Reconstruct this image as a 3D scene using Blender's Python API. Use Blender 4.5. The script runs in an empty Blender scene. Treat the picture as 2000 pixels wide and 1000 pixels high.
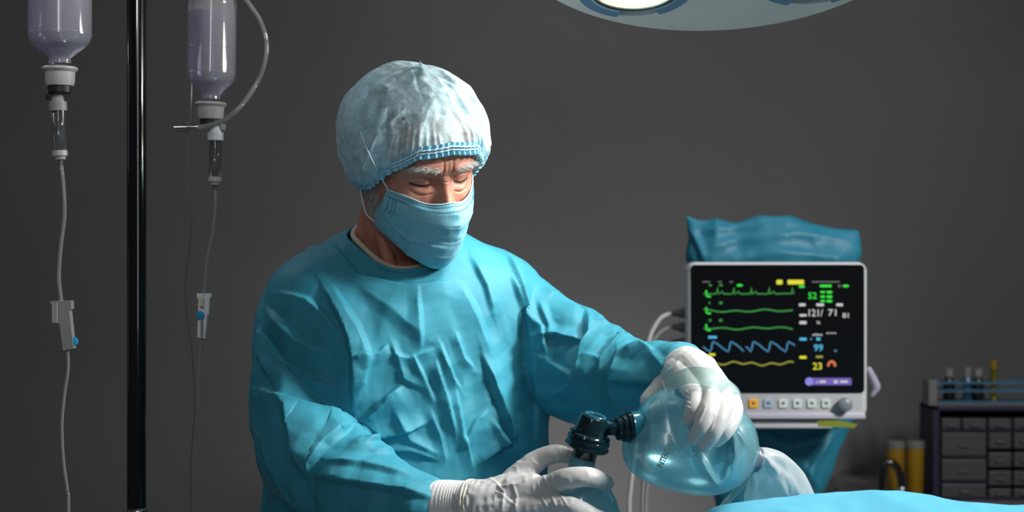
import bpy, bmesh, math, random
import numpy as np
from mathutils import Vector, Matrix
from mathutils.bvhtree import BVHTree

random.seed(7); rng = np.random.default_rng(7)
scene = bpy.context.scene
COL = scene.collection

# ------------------------------------------------------------------ camera
F = 3333.0; CZ = 1.45                      # focal length in pixels of the 2000 px wide frame, eye height
cam_d = bpy.data.cameras.new('camera'); cam = bpy.data.objects.new('camera', cam_d); COL.objects.link(cam)
cam_d.sensor_width = 36.0; cam_d.lens = 36.0*F/2000.0
cam.location = (0, 0, CZ); cam.rotation_euler = (math.radians(90), 0, 0)
cam_d.dof.use_dof = True; cam_d.dof.focus_distance = 2.32; cam_d.dof.aperture_fstop = 5.6
scene.camera = cam

# ------------------------------------------------------------------ world, lights, exposure
w = bpy.data.worlds.new('world'); scene.world = w; w.use_nodes = True
w.node_tree.nodes['Background'].inputs[0].default_value = (0.8, 0.88, 1.0, 1)
w.node_tree.nodes['Background'].inputs[1].default_value = 0.042
def area(name, loc, target, size, power, col=(1, 1, 1), spread=math.pi):
    d = bpy.data.lights.new(name, 'AREA'); d.energy = power; d.size = size; d.color = col; d.spread = spread
    o = bpy.data.objects.new(name, d); COL.objects.link(o); o.location = loc
    o.rotation_euler = (Vector(target)-Vector(loc)).to_track_quat('-Z', 'Y').to_euler(); return o
def spot(name, loc, target, power, ang, blend=1.0, col=(1, 1, 1), rad=0.1):
    d = bpy.data.lights.new(name, 'SPOT'); d.energy = power; d.spot_size = math.radians(ang); d.spot_blend = blend
    d.color = col; d.shadow_soft_size = rad
    o = bpy.data.objects.new(name, d); COL.objects.link(o); o.location = loc
    o.rotation_euler = (Vector(target)-Vector(loc)).to_track_quat('-Z', 'Y').to_euler(); return o
area('key_light', (2.0, 1.65, 2.65), (0.0, 2.45, 1.30), 0.42, 90, (1.0, 0.98, 0.95))
area('rim_light', (-1.3, 3.4, 2.7), (-0.2, 2.5, 1.4), 0.5, 5, (0.85, 0.93, 1.0))
spot('bottle_fill', (-.75, 1.1, 2.75), (-.62, 2.5, 1.62), 26, 27, 1.0, (1, .99, .98), .12)  # unseen spot, added to brighten the bottles and their lines
sl = area('strip_fill', (-0.35, 0.9, 2.2), (-0.6, 2.5, 1.6), 0.16, 3.8, (0.95, 0.96, 1.0)); sl.data.shape = 'RECTANGLE'; sl.data.size_y = 1.3  # unseen tall strip, added for upright highlights on the bottles
spot('wall_fill', (0.55, 3.6, 3.0), (0.3, 5.6, 1.2), 40, 125, 1.0, (1, 1, 1), 0.2)  # unseen spot below the ceiling, added to lift the back wall overall
spot('low_wall_fill', (0.22, 4.72, 0.40), (0.18, 5.6, 0.72), 36, 120, 1.0, (1, 1, 1), 0.2)  # unseen floor-level spot, added so the wall brightens low in the centre
scene.view_settings.view_transform = 'Standard'; scene.view_settings.look = 'None'
scene.view_settings.exposure = 0.0; scene.view_settings.gamma = 1.0; scene.view_settings.use_curve_mapping = False

# ------------------------------------------------------------------ helpers
def P(px, py, Y): return np.array([(px-1000.0)/F*Y, Y, CZ-(py-500.0)/F*Y])
def pix(co):
    return 1000.0+co[:, 0]/co[:, 1]*F, 500.0-(co[:, 2]-CZ)/co[:, 1]*F
def smooth01(t):
    t = np.clip(t, 0, 1); return t*t*(3-2*t)

def vnoise(p, seed=0):
    """lattice value noise 0..1, p is N x 3"""
    p = np.asarray(p, float)
    i = np.floor(p).astype(np.int64); f = p-i; f = f*f*(3-2*f)
    def h(a, b, c):
        n = (a*374761393+b*668265263+c*2147483647+seed*974711) & 0x7fffffff
        n = ((n ^ (n >> 13))*1274126177) & 0x7fffffff
        n = n ^ (n >> 16)
        return (n & 0xffff)/65535.0
    x, y, z = i[:, 0], i[:, 1], i[:, 2]; fx, fy, fz = f[:, 0], f[:, 1], f[:, 2]
    def lx(b, c): return h(x, b, c)*(1-fx)+h(x+1, b, c)*fx
    return (lx(y, z)*(1-fy)+lx(y+1, z)*fy)*(1-fz)+(lx(y, z+1)*(1-fy)+lx(y+1, z+1)*fy)*fz
def ridged(p, seed=0): return 1-np.abs(2*vnoise(p, seed)-1)

def catmull(pts, n):
    pts = np.asarray(pts, float)
    if len(pts) == 2: 
        t = np.linspace(0, 1, n)[:, None]; return pts[0]*(1-t)+pts[1]*t
    q = np.vstack([2*pts[0]-pts[1], pts, 2*pts[-1]-pts[-2]])
    out = []
    for s in np.linspace(0, len(pts)-1, n):
        k = min(int(s), len(pts)-2); t = s-k
        a, b, c, d = q[k], q[k+1], q[k+2], q[k+3]
        out.append(0.5*((2*b)+(-a+c)*t+(2*a-5*b+4*c-d)*t*t+(-a+3*b-3*c+d)*t**3))
    return np.array(out)

class MB:
    def __init__(s): s.v = []; s.f = []; s.n = 0
    def add(s, v, f):
        v = np.asarray(v, float); s.v.append(v)
        s.f += [tuple(int(i)+s.n for i in q) for q in f]; s.n += len(v); return s
    def rings(s, rings, close=True, cap0=True, cap1=True):
        m = len(rings[0]); v = np.vstack(rings); f = []
        for k in range(len(rings)-1):
            for j in range(m if close else m-1):
                a = k*m+j; b = k*m+(j+1) % m
                f.append((a, b, b+m, a+m))
        if cap0: f.append(tuple(range(m-1, -1, -1)))
        if cap1: f.append(tuple((len(rings)-1)*m+j for j in range(m)))
        return s.add(v, f)
    def tube(s, pts, rad, seg=12, n=None, cap=True, ball=False, flat=1.0, up=None):
        n = n or max(2, len(pts)*6)
        c = catmull(pts, n)
        r = np.interp(np.linspace(0, 1, n), np.linspace(0, 1, len(rad)), rad) if hasattr(rad, '__len__') else np.full(n, rad)
        if ball:
            t0 = c[0]-c[1]; t0 /= np.linalg.norm(t0); t1 = c[-1]-c[-2]; t1 /= np.linalg.norm(t1)
            A = np.radians([80, 60, 40, 20])
            c = np.vstack([[c[0]+t0*r[0]*math.sin(a) for a in A], c, [c[-1]+t1*r[-1]*math.sin(a) for a in A[::-1]]])
            r = np.concatenate([r[0]*np.cos(A), r, r[-1]*np.cos(A[::-1])])
        T = np.gradient(c, axis=0); T /= np.linalg.norm(T, axis=1)[:, None]
        u = np.array(up if up is not None else ((0, 0, 1) if abs(T[0][2]) < .9 else (0, 1, 0)), float)
        rings = []; ang = np.linspace(0, 2*math.pi, seg, endpoint=False)
        for k in range(len(c)):
            u = u-T[k]*np.dot(u, T[k]); u /= np.linalg.norm(u); b = np.cross(T[k], u)
            rings.append(c[k]+r[k]*(np.cos(ang)[:, None]*b+flat*np.sin(ang)[:, None]*u))
        return s.rings(rings, True, cap, cap)
    def lathe(s, prof, base=(0, 0, 0), axis=(0, 0, 1), seg=32, cap=True):
        """prof: (distance along axis, radius)"""
        ax = np.asarray(axis, float); ax = ax/np.linalg.norm(ax)
        u = np.array((1, 0, 0) if abs(ax[0]) < .9 else (0, 1, 0), float); u -= ax*np.dot(u, ax); u /= np.linalg.norm(u); b = np.cross(ax, u)
        ang = np.linspace(0, 2*math.pi, seg, endpoint=False)
        rings = [np.asarray(base)+ax*h+max(r, 1e-5)*(np.cos(ang)[:, None]*u+np.sin(ang)[:, None]*b) for h, r in prof]
        return s.rings(rings, True, cap, cap)
    def box(s, lo, hi, bev=0.0):
        bm = bmesh.new(); bmesh.ops.create_cube(bm, size=1)
        lo = np.asarray(lo, float); hi = np.asarray(hi, float)
        for v in bm.verts: v.co = Vector((lo+hi)/2+np.array(v.co)*(hi-lo))
        if bev: bmesh.ops.bevel(bm, geom=bm.edges[:], offset=bev, segments=2, affect='EDGES', profile=.5)
        bm.verts.index_update()
        s.add([tuple(v.co) for v in bm.verts], [[v.index for v in f.verts] for f in bm.faces]); bm.free(); return s
    def plate(s, w, h, r, y0, y1, cx=0, cz=0, seg=6, bev=0.0):
        """rounded-corner plate in the xz plane from y0 (front) to y1"""
        def outline(ins):
            a = []
            for qx, qz, st in ((1, 1, 0), (-1, 1, 90), (-1, -1, 180), (1, -1, 270)):
                for k in range(seg+1):
                    t = math.radians(st+90*k/seg)
                    a.append((cx+qx*(w/2-r)+math.cos(t)*(r-ins), cz+qz*(h/2-r)+math.sin(t)*(r-ins)))
            return a
        R = []
        for y, ins in ((y0, bev), (y0+bev, 0), (y1-bev, 0), (y1, bev)) if bev else ((y0, 0), (y1, 0)):
            R.append(np.array([(x, y, z) for x, z in outline(ins)]))
        return s.rings(R)
    def mesh(s, name):
        me = bpy.data.meshes.new(name); me.from_pydata([tuple(p) for p in np.vstack(s.v)], [], s.f); me.update()
        bm = bmesh.new(); bm.from_mesh(me); bmesh.ops.recalc_face_normals(bm, faces=bm.faces[:]); bm.to_mesh(me); bm.free()
        return me
    def build(s, name, mat, parent=None, smooth=True, flat_angle=None):
        return link(name, s.mesh(name), mat, parent, smooth, flat_angle)

def link(name, me, mat, parent=None, smooth=True, flat_angle=None):
    o = bpy.data.objects.new(name, me); COL.objects.link(o)
    if mat is not None:
        me.materials.clear(); me.materials.append(mat)
    me.polygons.foreach_set('use_smooth', [smooth]*len(me.polygons))
    if smooth and flat_angle:
        bm = bmesh.new(); bm.from_mesh(me); a = math.radians(flat_angle)
        for e in bm.edges:
            if len(e.link_faces) == 2 and e.calc_face_angle(0) > a: e.smooth = False
        bm.to_mesh(me); bm.free()
    me.update()
    if parent is not None:
        o.parent = parent; o.matrix_parent_inverse = parent.matrix_world.inverted()
    return o
def empty(name, loc=(0, 0, 0)):
    o = bpy.data.objects.new(name, None); o.empty_display_size = .05; COL.objects.link(o); o.location = loc
    o.matrix_world = Matrix.Translation(Vector(loc)); return o
def tag(o, label, cat=None, group=None, kind=None):
    o['label'] = label
    if cat: o['category'] = cat
    if group: o['group'] = group
    if kind: o['kind'] = kind
    return o
def getv(me):
    a = np.empty(len(me.vertices)*3); me.vertices.foreach_get('co', a); return a.reshape(-1, 3)
def getn(me):
    a = np.empty(len(me.vertices)*3); me.vertex_normals.foreach_get('vector', a); return a.reshape(-1, 3)
def setv(me, co): me.vertices.foreach_set('co', co.ravel()); me.update()
def voxel(me, size, it=6, fac=.5):
    o = bpy.data.objects.new('tmp', me); COL.objects.link(o)
    m = o.modifiers.new('r', 'REMESH'); m.mode = 'VOXEL'; m.voxel_size = size
    s = o.modifiers.new('s', 'SMOOTH'); s.iterations = it; s.factor = fac
    dg = bpy.context.evaluated_depsgraph_get(); r = bpy.data.meshes.new_from_object(o.evaluated_get(dg))
    bpy.data.objects.remove(o); return r
def crease(co, nrm, lst, gain=1.0, facet=False):
    """cloth folds: each a polyline (in the photograph's pixels) whose crest is raised along the surface normal"""
    x, y = pix(co); v = np.array([0, 0, CZ])-co; v /= np.linalg.norm(v, axis=1)[:, None]
    face = smooth01((nrm*v).sum(1)*2.5)
    off = np.zeros(len(co))
    for pts, wl, wr, amp in lst:
        if facet: wl, wr = (wl*1.7, wr*.8) if wl >= wr else (wl*.8, wr*1.7)
        best = np.full(len(co), 1e9); sd = np.zeros(len(co)); tt = np.zeros(len(co))
        L = [math.dist(pts[k], pts[k+1]) for k in range(len(pts)-1)]; tot = sum(L); acc = 0
        for k in range(len(pts)-1):
            ax, ay = pts[k]; bx, by = pts[k+1]; dx, dy = bx-ax, by-ay
            t = np.clip(((x-ax)*dx+(y-ay)*dy)/(L[k]**2), 0, 1)
            ex, ey = x-(ax+t*dx), y-(ay+t*dy); d = np.hypot(ex, ey)
            m = d < best
            best = np.where(m, d, best); sd = np.where(m, np.sign(dx*ey-dy*ex), sd); tt = np.where(m, (acc+t*L[k])/tot, tt); acc += L[k]
        wd = np.where(sd > 0, wr, wl)
        prof = np.clip(1-best/wd, 0, 1); prof = prof*prof*(1.6-.6*prof) if not facet else .5*prof*prof*(1.6-.6*prof)+.5*prof**1.15
        endf = np.minimum(1, np.minimum(tt, 1-tt)*4+.15)
        off += amp*.001*prof*endf
    return co+nrm*(off*face*gain)[:, None]

# ------------------------------------------------------------------ materials
def mat(name, col, rough=.5, metal=0, spec=.5, trans=0, alpha=1.0, noise=None, bump=None, emit=None, ior=1.45, sss=0, coat=0, sheen=0, sssc=None):
    m = bpy.data.materials.new(name); m.use_nodes = True; nt = m.node_tree; b = nt.nodes['Principled BSDF']
    b.inputs['Base Color'].default_value = (*col, 1); b.inputs['Roughness'].default_value = rough
    b.inputs['Metallic'].default_value = metal; b.inputs['Specular IOR Level'].default_value = spec
    b.inputs['Transmission Weight'].default_value = trans; b.inputs['Alpha'].default_value = alpha; b.inputs['IOR'].default_value = ior
    b.inputs['Coat Weight'].default_value = coat; b.inputs['Sheen Weight'].default_value = sheen
    if sss: b.inputs['Subsurface Weight'].default_value = sss; b.inputs['Subsurface Radius'].default_value = sssc or (1, .35, .2); b.inputs['Subsurface Scale'].default_value = .006
    if emit: b.inputs['Emission Color'].default_value = (*emit[0], 1); b.inputs['Emission Strength'].default_value = emit[1]
    tc = nt.nodes.new('ShaderNodeTexCoord')
    if noise:                                    # (scale, second colour, low, high)
        n = nt.nodes.new('ShaderNodeTexNoise'); n.inputs['Scale'].default_value = noise[0]; n.inputs['Detail'].default_value = 5
        r = nt.nodes.new('ShaderNodeValToRGB'); r.color_ramp.elements[0].position = noise[2]; r.color_ramp.elements[1].position = noise[3]
        r.color_ramp.elements[0].color = (*col, 1); r.color_ramp.elements[1].color = (*noise[1], 1)
        nt.links.new(tc.outputs['Object'], n.inputs['Vector']); nt.links.new(n.outputs['Fac'], r.inputs['Fac']); nt.links.new(r.outputs['Color'], b.inputs['Base Color'])
    if bump:                                     # (scale, strength, distance)
        n = nt.nodes.new('ShaderNodeTexNoise'); n.inputs['Scale'].default_value = bump[0]; n.inputs['Detail'].default_value = 4
        k = nt.nodes.new('ShaderNodeBump'); k.inputs['Strength'].default_value = bump[1]; k.inputs['Distance'].default_value = bump[2]
        nt.links.new(tc.outputs['Object'], n.inputs['Vector']); nt.links.new(n.outputs['Fac'], k.inputs['Height']); nt.links.new(k.outputs['Normal'], b.inputs['Normal'])
    return m
def thin(m, tint, amount, noise=None):
    """make a thin see-through sheet of a material: part of the light passes straight through with a tint"""
    nt = m.node_tree; b = nt.nodes['Principled BSDF']; out = nt.nodes['Material Output']
    t = nt.nodes.new('ShaderNodeBsdfTransparent'); t.inputs[0].default_value = (*tint, 1)
    mx = nt.nodes.new('ShaderNodeMixShader'); mx.inputs[0].default_value = 1-amount
    if noise:
        tc = nt.nodes.new('ShaderNodeTexCoord'); n = nt.nodes.new('ShaderNodeTexNoise'); n.inputs['Scale'].default_value = noise[0]; n.inputs['Detail'].default_value = 6
        r = nt.nodes.new('ShaderNodeMapRange'); r.inputs[1].default_value = .3; r.inputs[2].default_value = .7
        r.inputs[3].default_value = 1-amount-noise[1]; r.inputs[4].default_value = 1-amount+noise[1]
        nt.links.new(tc.outputs['Object'], n.inputs['Vector']); nt.links.new(n.outputs['Fac'], r.inputs[0]); nt.links.new(r.outputs[0], mx.inputs[0])
    nt.links.new(t.outputs[0], mx.inputs[1]); nt.links.new(b.outputs[0], mx.inputs[2]); nt.links.new(mx.outputs[0], out.inputs[0]); return m
M = {}
M['wall'] = mat('wall_paint', (.085, .085, .086), .9, spec=.1, noise=(1.2, (.1, .1, .1), .3, .7))
M['floor'] = mat('floor_vinyl', (.34, .335, .33), .5)
M['ceil'] = mat('ceiling_paint', (.2, .2, .2), .9)
M['gown'] = mat('gown_cloth', (.034, .27, .375), .58, spec=.35, noise=(5, (.044, .30, .40), .35, .65), bump=(700, .18, .0006))
M['drape'] = mat('drape_cloth', (.105, .44, .61), .75, spec=.2, bump=(500, .2, .0006))
M['backdrape'] = mat('blue_sheet', (.016, .165, .25), .5, spec=.4, bump=(60, .3, .002))
M['skin'] = mat('skin', (.56, .27, .185), .48, noise=(60, (.47, .19, .13), .35, .7), bump=(420, .35, .0006), sss=.15)
M['hair'] = mat('grey_hair', (.42, .41, .40), .6, noise=(90, (.2, .2, .2), .35, .65), bump=(250, .8, .003))
M['whisker'] = mat('white_whisker', (.62, .60, .57), .55)
M['lash'] = mat('dark_lash', (.03, .02, .02), .6)
M['cap'] = thin(mat('cap_fleece', (.58, .82, .90), .8, spec=.2, sheen=.2, bump=(160, .5, .002)), (.80, .93, .98), .46, (90, .22))
M['capband'] = mat('cap_band', (.24, .60, .76), .8)
M['elastic'] = mat('white_elastic', (.72, .83, .88), .7)
M['mask'] = mat('mask_fleece', (.20, .53, .66), .75, spec=.2, noise=(14, (.25, .57, .69), .3, .7), bump=(600, .15, .0005), sss=.0)
M['maskwhite'] = mat('mask_edge', (.50, .72, .80), .75)
M['stitch'] = mat('mask_stitch', (.06, .25, .34), .8)
M['glove'] = mat('latex_glove', (.60, .61, .61), .45, spec=.4, noise=(26, (.57, .575, .57), .4, .7), bump=(120, .15, .0015), sss=.12, sssc=(1, .8, .7))
M['glovebead'] = mat('glove_bead', (.76, .76, .60), .5)
M['knit'] = mat('knit_cuff', (.78, .79, .79), .9, bump=(400, .6, .001))
M['cream'] = mat('cream_rib', (.55, .50, .38), .85, bump=(300, .5, .001))
M['scrub'] = mat('scrub_green', (.03, .12, .13), .8)
M['trousers'] = mat('scrub_blue', (.03, .2, .28), .8)
M['shoe'] = mat('white_shoe', (.7, .7, .7), .5)
M['bag'] = thin(mat('teal_silicone', (.22, .56, .65), .3, spec=.9, ior=1.8, coat=1, noise=(9, (.30, .63, .70), .35, .7), bump=(600, .25, .0006)), (.60, .90, .96), .5)
for _m in ('bag', ):
    _b = M[_m].node_tree.nodes['Principled BSDF']; _b.inputs['Coat Roughness'].default_value = .16; _b.inputs['Coat IOR'].default_value = 2.1
M['bagtext'] = thin(mat('teal_emboss', (.50, .78, .82), .2, spec=.9, ior=1.7), (.6, .9, .95), .1)
M['strap'] = thin(mat('clear_strap', (.58, .72, .71), .3, spec=.8), (.86, .97, .96), .62)
M['smoke'] = thin(mat('smoked_plastic', (.008, .03, .04), .08, spec=.9, coat=.3), (.16, .34, .40), .25)
M['teal'] = thin(mat('teal_plastic', (.05, .30, .40), .12, spec=.9), (.35, .75, .85), .5)
M['dome'] = thin(mat('dome_plastic', (.32, .70, .80), .15, spec=.9, ior=1.7, coat=.8), (.6, .9, .95), .35)
M['clearteal'] = thin(mat('clear_teal', (.2, .5, .58), .1, spec=.9), (.5, .82, .9), .6)
M['ring'] = mat('grey_ring', (.12, .13, .17), .35)
M['reservoir'] = thin(mat('reservoir_film', (.68, .73, .74), .3, spec=.8), (.8, .93, .95), .42)
M['blackmetal'] = mat('black_metal', (.004, .004, .005), .16, spec=.8, coat=.5)
M['chrome'] = mat('chrome', (.6, .6, .62), .2, metal=1)
M['bottle'] = thin(mat('bottle_plastic', (.48, .48, .50), .10, spec=1.0, ior=1.7, coat=1), (.95, .95, .98), .66)
M['liquid'] = thin(mat('saline', (.19, .18, .28), .08, spec=1.0, ior=1.5), (.86, .85, .97), .72)  # lavender in the colour stands in for a purplish reflection
M['capwhite'] = mat('white_cap', (.40, .39, .39), .4, sss=.1)
M['rubber'] = mat('black_rubber', (.02, .02, .024), .4)
M['clear'] = thin(mat('clear_plastic', (.10, .10, .10), .06, spec=1.0, ior=1.8, coat=1), (.93, .93, .94), .66)
M['tubing'] = thin(mat('clear_tubing', (.34, .34, .34), .08, spec=1.0, ior=1.8), (.9, .9, .9), .55)
M['greyplastic'] = mat('grey_plastic', (.26, .26, .26), .45)
M['clampwhite'] = mat('clamp_white', (.60, .63, .66), .4)
M['darkclamp'] = mat('clamp_grey', (.20, .20, .20), .45)
M['bluewheel'] = mat('blue_wheel', (.01, .25, .50), .4)
M['lampgrey'] = mat('lamp_shell', (.92, .72, .63), .4, spec=.4)
M['lamprim'] = mat('lamp_rim', (.42, .42, .43), .35)
M['lampblue'] = mat('lamp_blue', (.14, .26, .38), .3)
M['lens'] = mat('lamp_lens', (.9, .85, .75), .2, emit=((1.0, .84, .66), 2.2))
M['lensring'] = mat('lens_ring', (.75, .72, .6), .25, metal=.6)
M['monshell'] = mat('monitor_shell', (.55, .57, .59), .45)
M['monedge'] = mat('monitor_edge', (.48, .47, .56), .4)
M['screen'] = mat('screen_glass', (.003, .003, .004), .25, spec=.25)
M['knob'] = mat('grey_knob', (.20, .23, .26), .35)
M['btn_w'] = mat('button_white', (.62, .70, .68), .5)
M['btn_b'] = mat('button_blue', (.35, .45, .60), .5)
M['btn_y'] = mat('button_yellow', (.85, .42, .02), .5)
M['icon'] = mat('button_icon', (.06, .06, .07), .6)
def glow(n, c, s=1.0): M[n] = mat(n, (.01, .01, .01), .5, emit=(c, s))
glow('scr_green', (.02, .75, .03)); glow('scr_dkgreen', (.02, .24, .03)); glow('scr_yellow', (.72, .68, .02)); glow('scr_dkyellow', (.27, .27, .015))
glow('scr_blue', (.06, .45, .70)); glow('scr_dkblue', (.04, .20, .36)); glow('scr_white', (.55, .55, .55)); glow('scr_grey', (.09, .09, .09))
glow('scr_red', (.65, .15, .04)); glow('scr_purple', (.14, .09, .42)); glow('scr_lilac', (.25, .22, .70))
M['cable'] = mat('grey_cable', (.26, .26, .26), .5)
M['whitecable'] = mat('white_cable', (.50, .50, .49), .5)
M['plug'] = mat('plug_grey', (.14, .14, .14), .5)
M['yellowtag'] = mat('yellow_tag', (.20, .24, .02), .5)
M['lavender'] = mat('pale_plastic', (.34, .32, .42), .4)
M['navy'] = mat('navy_plastic', (.005, .005, .028), .5)
M['drawer'] = mat('drawer_plastic', (.05, .05, .052), .35)
M['drawerlip'] = mat('drawer_handle', (.06, .06, .065), .4)
M['counter'] = mat('counter_top', (.14, .13, .125), .5)
M['cabinet'] = mat('counter_front', (.05, .05, .055), .6)
M['rackblue'] = mat('rack_blue', (.025, .09, .16), .5)
M['rackclear'] = mat('rack_clear', (.13, .13, .13), .4)
M['darkglass'] = mat('dark_glass', (.01, .01, .012), .2)
M['blueglass'] = mat('blue_glass', (.02, .08, .17), .2)
M['greycap'] = mat('grey_cap', (.16, .16, .16), .5)
M['yellow'] = mat('amber_yellow', (.22, .125, .004), .4)
M['yellowtube'] = mat('yellow_tube', (.30, .29, .02), .4)
M['lid'] = mat('pale_lid', (.13, .13, .125), .5)

# ------------------------------------------------------------------ the room
WY = 5.6
def structure(name, lo, hi, m, label):
    o = MB().box(lo, hi).build(name, m, None, False); tag(o, label, kind='structure'); return o
structure('floor', (-4, -1.5, -.1), (4, WY, 0), M['floor'], 'grey vinyl floor of the operating room')
structure('wall_back', (-4, WY, 0), (4, WY+.15, 3.3), M['wall'], 'plain dark grey wall behind the man')
structure('ceiling', (-4, -1.5, 3.3), (4, WY+.15, 3.4), M['ceil'], 'grey ceiling above the operating room')

# ------------------------------------------------------------------ surgical lamp
def build_lamp():
    c = P(1405, -130, 2.30); R = 414/F*2.30
    tilt = math.radians(30-11)
    nrm = np.array([0, -math.sin(tilt), -math.cos(tilt)]); ux = np.array([1., 0, 0]); uy = np.cross(nrm, ux)   # uy points away from the camera and down
    if uy[1] < 0: uy = -uy
    root = empty('surgical_lamp', tuple(c))
    tag(root, 'round grey surgical lamp head with glowing lenses overhead', 'surgical lamp')
    def L(a, b, h=0): return c+ux*a*R+uy*b*R+nrm*h
    MB().lathe([(-.10, .02), (-.095, R*.45), (-.07, R*.75), (-.03, R*.94), (-.006, R*.995), (.0, R), (.004, R*.992), (.004, R*.97), (.002, R*.9), (.0, R*.4), (0, .001)], c, nrm, 96).build('housing', M['lampgrey'], root, flat_angle=50)
    for a0 in (-126, -37, 53, 143):
        a = math.radians(a0); lx, ly = math.cos(a)*.62, -math.sin(a)*.62
        q = L(lx, ly)
        hs = MB().lathe([(-.01, R*.30), (.004, R*.30), (.009, R*.285), (.009, R*.27), (.004, R*.262)], q, nrm, 64, cap=False).build('lens_bezel', M['lamprim'], root, flat_angle=40)
        # blue segments on the bezel
        for s0, s1 in ((200, 255), (300, 350), (60, 130)):
            t = np.radians(np.linspace(s0, s1, 14)); rr = []
            for r_, h_ in ((R*.232, .0085), (R*.232, .012), (R*.288, .012), (R*.288, .0085)):
                rr.append([q+nrm*h_+r_*(np.cos(k)*ux-np.sin(k)*uy*-1*-1) for k in t])
            rr = [np.array([rr[i][j] for i in range(4)]) for j in range(len(t))]
            MB().rings(rr).build('blue_segment', M['lampblue'], hs, flat_angle=30)
        MB().lathe([(.001, R*.222), (.007, R*.222), (.009, R*.215), (.008, R*.208), (.003, R*.205)], q, nrm, 64, cap=False).build('lens_ring', M['lensring'], hs, flat_angle=40)
        MB().lathe([(.003, R*.207), (.007, R*.17), (.010, R*.09), (.011, .001)], q, nrm, 48).build('lens', M['lens'], hs)
    d = L(0, 0, .12)
    MB().lathe([(0, .03), (.012, .03), (.06, .022), (.07, .012)], L(0, 0, .001), nrm, 32).build('focus_handle', M['lamprim'], root, flat_angle=40)
    top = L(0, 0, -.09)
    MB().tube([top, top+[0.0, .10, .14], top+[.3, .2, .35], top+[.55, .25, .55], [top[0]+.55, top[1]+.25, 3.28]], .022, 16, 40).build('arm', M['lamprim'], root)
    MB().lathe([(0, .09), (.03, .09), (.04, .06)], (top[0]+.55, top[1]+.25, 3.3), (0, 0, -1)).build('ceiling_plate', M['lamprim'], root, flat_angle=40)
    for a, b, tg, pw in ((-.4, .4, (-.12, 2.42, 1.60), 20), (.4, .4, (.04, 2.16, 1.12), 12)):
        s = spot('lamp_beam', tuple(L(a, b, .03)), tg, pw, 95, .8, (1, .96, .90), .11)
        s.parent = root; s.matrix_parent_inverse = root.matrix_world.inverted()
build_lamp()

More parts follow.
